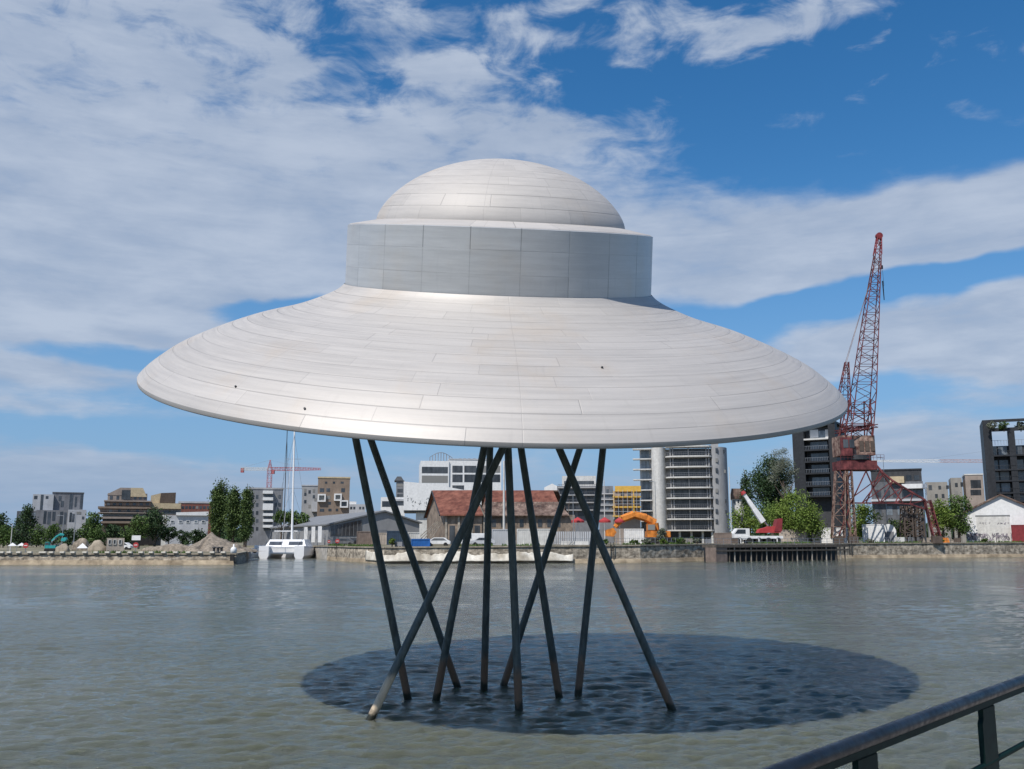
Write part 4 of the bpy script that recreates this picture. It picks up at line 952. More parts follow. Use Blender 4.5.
tree('yellow green bush under the red crane portal', 848, 885, 503, 540, 218, 'light', 'bush', name='bush', cat='bush')
tree('dark green tree right of the red crane leg', 944, 974, 488, 541, 214, 'mid', 'round')
tree('pale green tree between the crane leg and dark green tree', 930, 956, 492, 541, 212, 'light', 'round')
tree('small bush under the right arm of the crane portal', 888, 912, 516, 541, 214, 'light', 'bush', name='bush', cat='bush')
tree('scrubby bush growing on the quay left of the curved tower foot', 656, 668, 527, 544, 170, 'grey', 'bush', name='bush', cat='bush')
tree('low hedge bush beneath the curved tower', 670, 700, 536, 545, 172, 'mid', 'bush', name='bush', cat='bush')
# roof plants on the right black block
for i, (px, col) in enumerate(((992, 'grey'), (1004, 'mid'), (1021, 'grey'))):
    zb = ZBR - 0.0
    tree(['grey leafed roof shrub nearest the left corner of the black right block', 'green roof shrub in the middle of the roof frame', 'roof shrub beside the right roof opening'][i], px - 5, px + 5, 421, 431, 239, col, 'bush', name='shrub', base=ZBR + 2.8, cat='shrub', group='shrubs on the roof frame', leaf=0.25)
# far-off wood along the horizon
def far_wood():
    g = np.random.default_rng(5); V = []
    N = 26000; px = g.uniform(-250, 1300, N); Y = g.uniform(520, 700, N)
    hgt = 4 + 5 * np.abs(np.sin(px * 0.021) + 0.5 * np.sin(px * 0.083 + 1)) + 1.5 * np.sin(px * 0.31)
    X = (px - 512) / FPX * Y; Z = 2.6 + g.random(N) * np.maximum(hgt, 3) * 1.25
    P = np.stack([X, Y, Z], 1); u = g.normal(size=(N, 3)); u /= np.linalg.norm(u, axis=1)[:, None]; v = np.cross(u, g.normal(size=(N, 3))); v /= np.linalg.norm(v, axis=1)[:, None]
    s = 1.5; V = np.stack([P - u * s, P + v * s, P + u * s, P - v * s], 1).reshape(-1, 3)
    me = bpy.data.meshes.new('wood'); me.from_pydata(V.tolist(), [], [tuple(range(4 * i, 4 * i + 4)) for i in range(N)]); me.materials.append(LM['dark'])
    o = bpy.data.objects.new('wood', me); S.collection.objects.link(o); tag(o, 'far off dark tree line along the horizon', 'wood', kind='stuff')
far_wood()
def grass():
    g = np.random.default_rng(9); pts = []
    for p, q in list(zip(PW[:-1], PW[1:]))[1:3] + list(zip(FR[:-1], FR[1:])):
        L = math.dist(p[:2], q[:2]); n = int(L * 26)
        for _ in range(n):
            k = g.random(); off = g.random() ** 2 * 6 + 0.5
            x = p[0] + (q[0] - p[0]) * k; y = p[1] + (q[1] - p[1]) * k + off; z = p[2] + (q[2] - p[2]) * k
            if math.sin(x * 0.7) + math.sin(x * 0.23 + 2) > 0.1: pts.append((x, y, z))
    V = []; Fc = []
    for x, y, z in pts:
        h = g.uniform(0.15, 0.55); a = g.uniform(0, 3.1); dx, dy = math.cos(a) * 0.13, math.sin(a) * 0.13; o = len(V)
        V += [(x - dx, y - dy, z), (x + dx, y + dy, z), (x + g.normal() * .1, y, z + h)]; Fc.append((o, o + 1, o + 2))
    me = bpy.data.meshes.new('grass'); me.from_pydata(V, [], Fc); me.materials.append(LM['mid'])
    o = bpy.data.objects.new('grass', me); S.collection.objects.link(o); tag(o, 'weeds and grass tufts along the tops of the quay walls', 'grass', kind='stuff')
grass()

# ------------------------------------------------------------------ harbour crane
def lattice(mb, A, B, wa, wb, n, r, ux=Vector((1, 0, 0)), uy=Vector((0, 1, 0)), rb=None):
    """box lattice boom from A to B with half widths wa, wb (x,y)"""
    A, B = Vector(A), Vector(B); rb = rb or r * 0.6
    def ring(t_):
        c = A.lerp(B, t_); hx = wa[0] + (wb[0] - wa[0]) * t_; hy = wa[1] + (wb[1] - wa[1]) * t_
        return [c + ux * sx * hx + uy * sy * hy for sx, sy in ((-1, -1), (1, -1), (1, 1), (-1, 1))]
    rs = [ring(i / n) for i in range(n + 1)]
    for i in range(4): mb.beam(rs[0][i], rs[-1][i], r)
    for k in range(n):
        for i in range(4):
            j = (i + 1) % 4
            if k: mb.beam(rs[k][i], rs[k][j], rb)
            a, b = (i, j) if k % 2 == 0 else (j, i)
            mb.beam(rs[k][a], rs[k + 1][b], rb)
    return rs
def harbour_crane():
    Y = 200; o = at(856, HOR, Y); z0 = 2.95
    t = root('harbour_crane', 'towering rusty red lattice harbour crane standing on the right quay', 'crane', (o.x, Y, z0))
    def q(px, py, dy=0.0):
        v = at(px, py, Y + dy); return Vector((v.x - o.x, dy, v.z - z0))
    # jib
    mb = MB(); A = q(859, 437, -1); B = q(877.5, 250, 4); 
    lattice(mb, A, q(863.5, 392, 0.2), (2.3, 1.8), (2.2, 1.7), 4, 0.13, rb=0.08)
    lattice(mb, q(863.5, 392, 0.2), q(872, 305, 2.5), (2.2, 1.7), (1.3, 1.0), 10, 0.12, rb=0.07)
    lattice(mb, q(872, 305, 2.5), q(877.5, 255, 4), (1.3, 1.0), (0.65, 0.5), 7, 0.12, rb=0.07)
    mb.build('jib', 'crane_red', t)
    mb = MB(); lattice(mb, q(877.5, 255, 4), q(879, 237, 4.4), (0.75, 0.6), (0.45, 0.4), 3, 0.13)
    h = q(879, 236, 4.4); mb.beam(h + Vector((0, -.45, 0)), h + Vector((0, .45, 0)), 0.75, n=12)
    mb.build('jib_head', 'dark_red', t)
    mb = MB(); mb.beam(q(881.4, 239, 4.4), q(881.6, 266, 4.4), 0.035); mb.beam(q(882.5, 270, 4.4), q(884, 286, 4.4), 0.035); mb.build('hoist_cable', 'dark_steel', t)
    mb = MB(); mb.beam(q(881.6, 265.5, 4.4), q(881.8, 269, 4.4), 0.28, n=8); mb.beam(q(882.6, 281, 4.4), q(884.2, 300, 4.4), 0.16, 0.1, n=6); mb.build('hook', 'dark_steel', t)
    # back mast (A-frame) and stays
    mb = MB(); lattice(mb, q(842, 420, 1), q(846.8, 362, 1.2), (1.7, 1.2), (0.35, 0.3), 7, 0.12, rb=0.07); mb.build('back_mast', 'crane_red', t)
    mb = MB(); a = q(846.8, 361, 1.2); mb.beam(a, q(876, 262, 4), 0.05); mb.beam(a + Vector((0, .8, 0)), q(876, 262, 4.6), 0.05); mb.beam(a, q(838, 440, 1), 0.06); mb.build('stay', 'crane_rust', t)
    # upper frame above the machine house
    mb = MB(); lattice(mb, q(855, 437, 0), q(857, 400, 0), (2.9, 2.2), (2.2, 1.8), 3, 0.16, rb=0.1)
    mb.beam(q(839, 436), q(846, 410), 0.15); mb.beam(q(873, 436), q(870, 405), 0.15)
    lattice(mb, q(838, 431, 0), q(874, 427, 0), (0.3, 2.2), (0.3, 2.2), 6, 0.13, ux=Vector((0, 0, 1)), rb=0.08)
    mb.build('upper_frame', 'crane_red', t)
    # machine house
    a, b = q(838, 456), q(870.5, 436.5); MB().box(a.x, b.x, -2.2, 3.4, a.z, b.z).build('machine_house', 'crane_rust', t)
    a, b = q(837, 457), q(851, 437.5, -2.5); c = MB().box(a.x, b.x, -3.0, -2.21, a.z, b.z).build('cab', 'crane_red', t)
    for i, (p0, p1) in enumerate(((838.5, 843), (844.5, 849))): a, b = q(p0, 449), q(p1, 441); MB().box(a.x, b.x, -3.08, -2.98, a.z, b.z).build('window', 'glass_deep', c)
    for p0 in (856, 861.5, 867): a, b = q(p0, 452), q(p0 + 3.5, 442); MB().box(a.x, b.x, -2.32, -2.15, a.z, b.z).build('panel', 'dark_brown', t)
    mb = MB(); a, b = q(840, 460.5), q(871, 456); mb.beam(((a.x + b.x) / 2, 0, a.z), ((a.x + b.x) / 2, 0, b.z), 3.2, n=24); mb.build('slew_ring', 'dark_steel', t)
    a, b = q(837, 470.5), q(872, 461.5); MB().box(a.x, b.x, -2.8, 2.8, a.z, b.z).build('platform', 'crane_red', t)
    mb = MB(); z = q(850, 461).z; xa, xb = q(836, 461).x, q(879, 461).x
    for k in range(13): x = xa + (xb - xa) * k / 12; mb.beam((x, -2.9, z), (x, -2.9, z + 1.1), 0.04)
    for h_ in (.55, 1.1): mb.beam((xa, -2.9, z + h_), (xb, -2.9, z + h_), 0.04)
    mb.build('railing', 'crane_red', t)
    # portal: two tower legs and the raking arm to the right
    for s in (-2.6, 2.6):
        mb = MB()
        lattice(mb, q(838, 538, s), q(840, 471, s), (1.3, 0.5), (1.0, 0.4), 6, 0.15, rb=0.09)
        mb.build('portal_leg', 'crane_rust', t)
        mb = MB(); lattice(mb, q(853, 538, s), q(849, 471, s), (0.55, 0.4), (0.5, 0.4), 8, 0.14, rb=0.08)
        mb.build('portal_leg', 'crane_rust', t)
        mb = MB()
        pts = [(866, 503, 880, 471), (880, 471, 903, 503), (851, 503, 866, 471), (866, 471, 880, 503), (840, 471, 851, 503), (840, 503, 851, 471), (851, 503, 838, 538), (840, 503, 853, 538)]
        for p in pts: mb.beam(q(p[0], p[1], s), q(p[2], p[3], s), 0.16)
        mb.build('bracing', 'crane_red', t)
        mb = MB(); top = [(876, 465), (884, 474), (893, 481), (903, 487), (913, 493), (925, 500)]; bot = [(845, 503), (862, 503), (880, 503), (895, 503), (910, 504), (925, 509)]
        for i in range(5):
            mb.beam(q(*top[i], s), q(*top[i + 1], s), 0.26); mb.beam(q(*bot[i], s), q(*bot[i + 1], s), 0.2)
        for i in range(1, 6): mb.beam(q(*bot[i - 1], s), q(*top[i], s), 0.13); mb.beam(q(*top[i], s), q(*bot[i], s), 0.13)
        mb.build('portal_beam', 'crane_red', t)
        mb = MB(); lattice(mb, q(936.5, 536, s), q(927, 500, s), (0.75, 0.4), (0.6, 0.4), 6, 0.15, rb=0.1); mb.build('portal_leg', 'crane_red', t)
    mb = MB()
    for p in ((840, 471), (849, 471), (876, 471), (903, 489), (925, 502), (838, 503), (853, 503), (880, 503), (903, 504)): mb.beam(q(*p, -2.6), q(*p, 2.6), 0.14)
    mb.build('cross_beams', 'crane_rust', t)
    for px in (838, 853, 936.5):
        for s in (-2.6, 2.6):
            c = q(px, 538, s); MB().box(c.x - 1, c.x + 1, s - 0.5, s + 0.5, -0.05, c.z + 0.4).build('bogie', 'dark_brown', t)
    mb = MB(); lattice(mb, q(907, 537, 0), q(906, 506, 0), (0.9, 1.2), (0.8, 1.0), 7, 0.16, rb=0.11); lattice(mb, q(918, 537, 0), q(916, 506, 0), (0.9, 1.2), (0.8, 1.0), 7, 0.16, rb=0.11)
    mb.beam(q(905, 536, 1), q(919, 507, 1), .2); mb.build('stair_tower', 'dark_brown', t)
    # loose braces inside the portal
    mb = MB(); random.seed(4)
    for k in range(9): x = q(905 + k * 2, 515).x; mb.beam((x, 1, q(900, 506).z), (x + random.uniform(-.6, .6), 1 + random.uniform(-1, 1), 0.0), 0.10)
    mb.build('stair', 'crane_rust', t)
harbour_crane()

def tower_crane(label, px_mast, py_jib, Y, xl, xr, ztop_py, left_counter, mcol='faded_red'):
    o = at(px_mast, HOR, Y); z0 = 2.6; t = root('tower_crane', label, 'crane', (o.x, Y, z0))
    def q(px, py): v = at(px, py, Y); return Vector((v.x - o.x, 0, v.z - z0))
    zj = q(px_mast, py_jib).z; zt = q(px_mast, ztop_py).z
    k = Y / FPX; r = 0.27 * k
    mb = MB(); lattice(mb, (0, 0, 0), (0, 0, zj), (0.9, 0.9), (0.9, 0.9), 16, r * .8, rb=r * .5); mb.build('tower', mcol, t)
    mb = MB(); lattice(mb, (0, 0, zj), (0, 0, zt), (0.8, 0.8), (0.1, 0.1), 3, r * .8, rb=r * .5); mb.build('cathead', mcol, t)
    a, b = q(xl, py_jib).x, q(xr, py_jib).x
    longx, shortx = (b, a) if left_counter else (a, b)
    mb = MB(); lattice(mb, (0, 0, zj), (longx * .45, 0, zj), (0.7, 0.6), (0.7, 0.6), 9, r * .9, ux=Vector((0, 0, 1)), rb=r * .6); mb.build('jib', 'faded_red' if left_counter else 'pale_pink', t)
    mb = MB(); lattice(mb, (longx * .45, 0, zj), (longx, 0, zj), (0.7, 0.6), (0.4, 0.4), 11, r * .9, ux=Vector((0, 0, 1)), rb=r * .6); mb.build('jib_end', 'faded_red' if left_counter else 'white', t)
    mb = MB(); lattice(mb, (0, 0, zj), (shortx, 0, zj), (0.5, 0.6), (0.5, 0.6), 5, r * .9, ux=Vector((0, 0, 1)), rb=r * .6); mb.build('counter_jib', 'offwhite', t)
    MB().box(min(shortx, shortx * .9), max(shortx, shortx * .9), -.6, .6, zj - 1.6, zj + .5).build('counterweight', 'faded_red', t)
    mb = MB(); mb.beam((0, 0, zt), (longx * .6, 0, zj + .6), r * .35); mb.beam((0, 0, zt), (shortx, 0, zj + .4), r * .35); mb.build('tie_rod', 'steel', t)
    MB().box(0.9, 2.1, -.8, .8, zj - 2.2, zj - .5).build('cab', 'faded_red', t)
tower_crane('slim red tower crane rising behind the block with white balconies', 266.8, 469, 420, 241, 321, 460, True)
tower_crane('distant tower crane whose white and red jib reaches left of the black right block', 1001, 461, 500, 872, 1020, 450, False, 'steel')

# ------------------------------------------------------------------ vessels
def catamaran():
    c = at(286.5, HOR, 190); t = root('catamaran', 'large white sailing catamaran moored bow on in the dock', 'boat', (c.x, 190, 0), R(4))
    k = 1.0
    def hull(x, name='hull'):
        secs = []; mb = MB()
        for i in range(9):
            s = i / 8; y = -6 + 16 * s; w = 1.35 * (0.7 + 0.3 * min(1, s * 3.0)) * (1 if s < .9 else .8); top = 2.1 + 0.35 * (1 - s)
            secs.append([(x - w, y, top), (x - w, y, 0.6), (x - w * .5, y, -.4), (x + w * .5, y, -.4), (x + w, y, 0.6), (x + w, y, top)])
        for s_ in secs: mb.v += s_
        for i in range(8):
            for j in range(6): mb.f.append((i * 6 + j, (i + 1) * 6 + j, (i + 1) * 6 + (j + 1) % 6, i * 6 + (j + 1) % 6))
        mb.f += [tuple(range(6)), tuple(range(48, 54))]
        return mb.build(name, 'yacht_white', t)
    hull(-3.3); hull(3.5)
    MB().box(-3.0, 3.2, -4.6, 9, 0.9, 2.3).build('bridge_deck', 'yacht_white', t, bevel=0.15)
    mb = MB(); lo = [(-4.0, -1.5), (4.2, -1.5), (4.2, 8), (-4.0, 8)]; hi = [(-3.3, 0.2), (3.5, 0.2), (3.5, 7.5), (-3.3, 7.5)]
    mb.add([(x, y, 2.2) for x, y in lo] + [(x, y, 3.7) for x, y in hi], [(0, 3, 2, 1), (4, 5, 6, 7), (0, 1, 5, 4), (1, 2, 6, 5), (2, 3, 7, 6), (3, 0, 4, 7)])
    cab = mb.build('cabin', 'yacht_white', t)
    mb = MB()
    for x0, x1 in ((-3.3, -0.7), (0.6, 3.4)):
        mb.add([(x0, -1.05 - .03, 2.6), (x1, -1.05 - .03, 2.6), (x1 * .97, -0.25 - .06, 3.3), (x0 * .97, -0.25 - .06, 3.3), (x0, -0.9, 2.6), (x1, -.9, 2.6), (x1 * .97, -.1, 3.3), (x0 * .97, -.1, 3.3)], [(0, 1, 2, 3), (7, 6, 5, 4), (0, 4, 5, 1), (1, 5, 6, 2), (2, 6, 7, 3), (3, 7, 4, 0)])
    mb.build('windows', 'glass', cab)
    MB().box(-3.2, 1.6, 3.5, 7.5, 5.3, 5.5).build('hardtop', 'yacht_white', t, bevel=.05)
    mb = MB()
    for x in (-3, 1.4):
        for y in (3.8, 7.2): mb.beam((x, y, 3.7), (x, y, 5.3), .06)
    mb.build('hardtop_post', 'steel', t)
    m = at(290.5, 535, 190); top = at(288.3, 425, 190)
    MB().beam((0.9, 1, 3.5), (0.55, 1, 29.5), 0.23, 0.15, 10).build('mast', 'yacht_white', t)
    mb = MB(); mb.beam((0.9, 1.3, 4.9), (0.2, 7.5, 5.1), 0.16, 0.12, 8); mb.build('boom', 'yacht_white', t)
    mb = MB(); mb.beam((0.9, 1.6, 5.25), (0.3, 7.2, 5.4), 0.28, 0.2, 8); mb.build('furled_sail', 'offwhite', t)
    mb = MB()
    for x in (-4.2, 4.4):
        mb.beam((x, 2.5, 2.2), (0.6, 1, 25), 0.03); mb.beam((x, 2.5, 2.2), (0.75, 1, 14), 0.03)
    mb.beam((0, -5.5, 2.2), (0.6, 1, 25.5), 0.05); mb.beam((-1.2, .9, 14), (2.6, .9, 14), .06); mb.beam((-.9, .9, 20), (2.2, .9, 20), .05)
    mb.build('rigging', 'steel', t)
    mb = MB()
    for x in (-4.3, -3.4, 3.2, 4.5): mb.beam((x, -5.4, 2.3), (x, -5.4, 3.1), .03)
    mb.beam((-4.3, -5.4, 3.05), (-3.4, -5.4, 3.05), .03); mb.beam((3.2, -5.4, 3.05), (4.5, -5.4, 3.05), .03); mb.beam((-3.5, -5.2, 2.1), (3.7, -5.2, 2.1), .1)
    mb.build('bow_rail', 'steel', t)
catamaran()
def yacht():
    c = at(262, HOR, 199); t = root('sailing_yacht', 'smaller white yacht with a dark mast tucked behind the catamaran', 'boat', (c.x, 199, 0), R(-12))
    secs = []; mb = MB()
    for i in range(9):
        s = i / 8; y = -5 + 11 * s; w = 1.7 * math.sin(math.pi * (0.08 + 0.62 * s)); secs.append([(-w, y, 1.9), (-w * .9, y, .7), (-w * .3, y, -.5), (w * .3, y, -.5), (w * .9, y, .7), (w, y, 1.9)])
    for s_ in secs: mb.v += s_
    for i in range(8):
        for j in range(6): mb.f.append((i * 6 + j, (i + 1) * 6 + j, (i + 1) * 6 + (j + 1) % 6, i * 6 + (j + 1) % 6))
    mb.f += [tuple(range(6)), tuple(range(48, 54))]; mb.build('hull', 'yacht_white', t)
    MB().box(-1, 1, -1.5, 3, 1.9, 2.5).build('cabin', 'yacht_white', t, bevel=.1)
    p = at(283, 540, 199).x - c.x
    MB().beam((1.0, 0, 2.4), (1.0, 0, 3.6), .1, n=8).build('post', 'steel', t)
yacht()
c = at(283.3, HOR, 204); t = root('sailing_yacht', 'dark masted yacht hidden behind the catamaran cabin', 'boat', (c.x, 204, 0))
MB().slab_xz([(-1.6, 1.5), (-1.2, -.4), (1.2, -.4), (1.6, 1.5)], -3, 3.5).build('hull', 'yacht_white', t); MB().beam((0, 0, 1.5), (-0.1, 0, 28), .10, .08, 8).build('mast', 'dark_steel', t)
MB().beam((-1.4, 1, 1.5), (-.1, 0, 26), .03).beam((1.4, 1, 1.5), (-.1, 0, 26), .03).build('rigging', 'dark_steel', t)

# ------------------------------------------------------------------ machines and vehicles
def excavator(label, px, Y, zb, size, m, arm, flip=1, name='excavator'):
    """arm: list of pixel points from the boom foot to the bucket"""
    o = at(px, HOR, Y); t = root(name, label, 'excavator', (o.x, Y, zb))
    s = size
    mb = MB()
    for y in (-1.1, 0.6): mb.slab_xz([(-1.6 * s, 0.25 * s), (-1.3 * s, 0), (1.3 * s, 0), (1.6 * s, .25 * s), (1.6 * s, .55 * s), (1.3 * s, .8 * s), (-1.3 * s, .8 * s), (-1.6 * s, .55 * s)], y * s, (y + .5) * s)
    mb.build('tracks', 'rubber', t)
    MB().box(-1.5 * s, 1.7 * s, -1.1 * s, 1.1 * s, .85 * s, 1.7 * s).build('body', m, t, bevel=.06 * s)
    cb = MB().box(-1.45 * s, -.3 * s, -1.05 * s, -.1 * s, 1.7 * s, 2.7 * s).build('cab', m, t, bevel=.05 * s)
    MB().box(-1.35 * s, -.4 * s, -1.09 * s, -1.0 * s, 1.85 * s, 2.55 * s).build('window', 'glass', cb)
    P = []
    for p in arm: v = at(p[0], p[1], Y); P.append(Vector((v.x - o.x, 0, v.z - zb)))
    names = ['boom'] * (len(P) - 3) + ['arm', 'bucket']
    mb = MB()
    for a, b in zip(P[:-3], P[1:-2]): mb.beam(a, b, (.55 if s > 1 else .3) * s, (.50 if s > 1 else .25) * s, 6)
    mb.build('boom', m, t)
    MB().beam(P[-3], P[-2], .42 * s, .3 * s, 6).build('arm', m, t)
    b = P[-1]; MB().slab_xz([(b.x - .8 * s, b.z), (b.x - .7 * s, b.z + .8 * s), (b.x + .3 * s, b.z + 1.1 * s), (b.x + .7 * s, b.z + .5 * s), (b.x + .3 * s, b.z - .1 * s)], -.55 * s, .55 * s).build('bucket', m, t)
    mid = (P[0] + P[1]) / 2; MB().beam(P[0] + Vector((0, -.35 * s, -.2)), P[1] + Vector((0, -.35 * s, -.5 * s)), .11 * s, n=8).build('hydraulic_ram', 'steel', t)
excavator('big orange excavator with arched boom working on the quay', 657, 172, 2.9, 1.35, 'orange', [(656, 534), (655, 523), (646, 518), (634, 514.5), (622, 519), (615, 527), (611, 536)])
excavator('small teal excavator with raised arm on the left bank', 52, 165, 1.65, .6, 'teal', [(52, 541), (56, 537), (60, 534.5), (64, 535), (64.5, 541)])

def car(label, px, Y, zb, m, rz=0.0, group='cars parked on the quay', van=False):
    o = at(px, HOR, Y); t = root('parked_car' if not van else 'van', label, 'car' if not van else 'van', (o.x, Y, zb), rz, group)
    L = 2.1 if not van else 2.6; hh = 1.45 if not van else 2.1
    prof = [(-L, .35), (-L, .85), (-L * .62, 1.0), (-L * .32, hh), (L * .5, hh), (L * .85, .95), (L, .85), (L, .35)] if not van else [(-L, .35), (-L, 1.1), (-L * .75, 1.2), (-L * .5, hh), (L, hh), (L, .35)]
    MB().slab_xz(prof, -.85, .85).build('body', m, t, bevel=.07)
    w_ = [(-L * .52, 1.0), (-L * .29, hh - .1), (L * .45, hh - .1), (L * .7, 1.0)] if not van else [(-L * .7, 1.25), (-L * .47, hh - .15), (-L * .15, hh - .15), (-L * .15, 1.25)]
    MB().slab_xz(w_, -.88, .88).build('windows', 'glass', t)
    for x in (-L * .6, L * .62):
        for y in (-.8, .8): MB().beam((x, y - .1, .33), (x, y + .1, .33), .33, n=16).build('wheel', 'rubber', t)
car('dark grey parked car left of the brown container', 344, 186, 2.5, 'slate')
car('black parked car beside the dark grey one by the warehouse', 352, 189, 2.5, 'black_clad', .2)
car('white parked car right of the blue skip', 438, 156, 2.55, 'white')
car('white van parked below the old brick hall', 474, 158, 2.6, 'white', van=True)
car('silver parked car between the white van and white hoarding', 483, 155, 2.6, 'pale_grey')
car('white parked car on the left bank near the beige site hut', 122, 186, 1.65, 'white')

def mobile_crane():
    Y = 186; o = at(760, HOR, Y); zb = 2.95; t = root('mobile_crane', 'white mobile crane with raised telescopic boom and red turret', 'crane', (o.x, Y, zb))
    q = lambda px, py: Vector((at(px, py, Y).x - o.x, 0, at(px, py, Y).z - zb))
    a, b = q(733, 536), q(781, 532); MB().box(a.x, b.x, -1.3, 1.3, .9, 1.45).build('chassis', 'white', t)
    c = MB().slab_xz([(a.x - .2, .7), (a.x - .2, 1.9), (a.x + .6, 2.9), (a.x + 3.0, 2.9), (a.x + 3.0, .7)], -1.25, 1.25).build('cab', 'white', t)
    MB().slab_xz([(a.x + .1, 1.9), (a.x + .7, 2.7), (a.x + 2.2, 2.7), (a.x + 2.2, 1.9)], -1.3, 1.3).build('window', 'glass', c)
    n = 5
    for k in range(n):
        x = a.x + 1 + k * (b.x - a.x - 2) / (n - 1)
        for y in (-1.2, 1.2): MB().beam((x, y - .2, .55), (x, y + .2, .55), .58, n=16).build('wheel', 'rubber', t)
    p, r_ = q(757, 530), q(779, 525); MB().slab_xz([(p.x, p.z - .55), (p.x + .3, p.z + .1), (p.x + 2, r_.z - .3), (r_.x, r_.z - .2), (r_.x, p.z - .55)], -1.1, 1.1).build('turret', 'red', t)
    cw = q(777, 524); MB().slab_xz([(cw.x - .9, p.z - .3), (cw.x - .2, cw.z + .9), (cw.x + .8, cw.z + 1.1), (cw.x + .6, p.z - .3)], -1.2, 1.2).build('counterweight', 'dark_red', t)
    A, B = q(763, 522), q(743.5, 493.5); u = B - A
    mb = MB(); mb.beam(A, A + u * .45, .72, .66, 4); mb.beam(A + u * .44, A + u * .75, .58, .54, 4); mb.beam(A + u * .74, B, .46, .42, 4); mb.build('boom', 'white', t)
    MB().beam(B - u * .02, B + u * .07, .55, .4, 6).build('boom_head', 'red', t)
    mb = MB(); h = B + u * .06; mb.beam(h, h + Vector((-.3, 0, -5)), .035); mb.beam(h + Vector((-.3, 0, -5)), h + Vector((-.3, 0, -5.8)), .22, n=6); mb.build('hook_block', 'dark_steel', t)
    MB().beam(q(768, 526) + Vector((0, 0, 0)), A + u * .35, .16, n=8).build('ram', 'steel', t)
    mb = MB()
    for px in (738, 756, 774): x = q(px, 540).x; mb.beam((x, -2.2, 0), (x, -2.2, .9), .12); mb.beam((x, -2.2, .9), (x, 0, 1.0), .12)
    mb.build('outriggers', 'white', t)
mobile_crane()

def container(label, px0, px1, pyt, Y, zb, m, group='containers and boxes on the quay', name='container', cat='container', dep=2.5, ribs=True, roofm=None):
    F = Frame((px0 + px1) / 2, Y, zb); t = F.root(name, label, cat, group)
    x0, x1, z0, z1 = F.rect((px0, pyt, px1, HOR + 3)); 
    b = MB().box(x0, x1, 0, dep, 0.08, z1)
    b.build('body', m, t)
    if ribs:
        r = MB(); n = max(4, int((x1 - x0) / .35))
        for k in range(n): x = x0 + .12 + k * (x1 - x0 - .24) / (n - 1); r.box(x - .06, x + .06, -.05, .02, .25, z1 - .15)
        r.build('ribs', m, t)
    r = MB()
    for (a, b_) in ((x0 - .03, x0 + .12), (x1 - .12, x1 + .03)): r.box(a, b_, -.08, .03, 0, z1 + .04)
    r.box(x0 + .12, x1 - .12, -.08, .03, z1 - .12, z1 + .04); r.box(x0 + .12, x1 - .12, -.08, .03, 0, .2); r.build('corner_frame', roofm or m, t)
    return t
container('brown corrugated container below the grey warehouse windows', 357, 373, 531.5, 184, 2.5, 'container_brown')
container('grey brown container partly behind the first pole', 374, 386.5, 533, 182, 2.5, 'container_beige')
container('dark blue shipping container right of the warehouse', 387, 407, 531, 170, 2.5, 'dark_blue')
container('white box cabin beside the dark blue container', 408, 420, 532.5, 172, 2.55, 'offwhite')
t = container('bright blue open skip on the quay edge', 411.5, 430, 539, 152, 2.5, 'blue', name='skip', cat='skip')
container('white box cabin behind the excavator boom', 624, 644, 529, 178, 2.8, 'white')
container('beige site cabin below the bright green tree', 779, 806, 530, 194, 2.95, 'container_beige')
container('brown hut right of the curved tower foot', 714, 732, 533, 180, 2.9, 'container_brown')
container('white box trailer under the left leg of the harbour crane', 821, 848, 528, 203, 2.95, 'white')
container('grey white curtain trailer under the crane portal', 862, 885, 524.5, 203.4, 2.95, 'white', name='trailer', cat='trailer')
container('dark red container in front of the white shed', 1011, 1032, 525, 210, 3.0, 'dark_red')
container('tall white hoarding screen behind the middle poles', 517, 551, 529, 160, 2.7, 'offwhite', name='hoarding', cat='hoarding', dep=.15, group='white hoardings on the quay')
container('white hoarding screen behind the parked silver car', 492, 515, 529.5, 163, 2.7, 'pale_grey', name='hoarding', cat='hoarding', dep=.15, group='white hoardings on the quay')
# tent roofed truck under the portal
F = Frame(891, 203.4, 2.95); t = F.root('tent', 'white arched tent beside the curtain trailer under the crane portal', 'tent')
x0, x1, z0, z1 = F.rect((881, 524, 897, 541)); mid = (x0 + x1) / 2; hw = (x1 - x0) / 2
MB().slab_xz([(x0, 0), (x0, z1 * .55)] + [(mid - hw * math.cos(a), z1 * .55 + z1 * .45 * math.sin(a)) for a in [math.pi * i / 10 for i in range(1, 10)]] + [(x1, z1 * .55), (x1, 0)], 0, 6).build('canopy', 'white', t)
MB().box(mid - 1, mid + 1, -.06, .02, 0, z1 * .6).build('door', 'mid_grey', t)
# beige hut with three openings, left bank
F = Frame(115, 165, 1.65); t = F.root('site_hut', 'beige arched hut with three dark openings on the left bank', 'hut')
body(F, t, (107, 538, 124, 547), 2.5, 'container_beige', base=0)
for x in (108.3, 113.2, 118.6): window(F, t, (x, 539.5, x + 3, 544.5), 'glass_deep', 'offwhite')
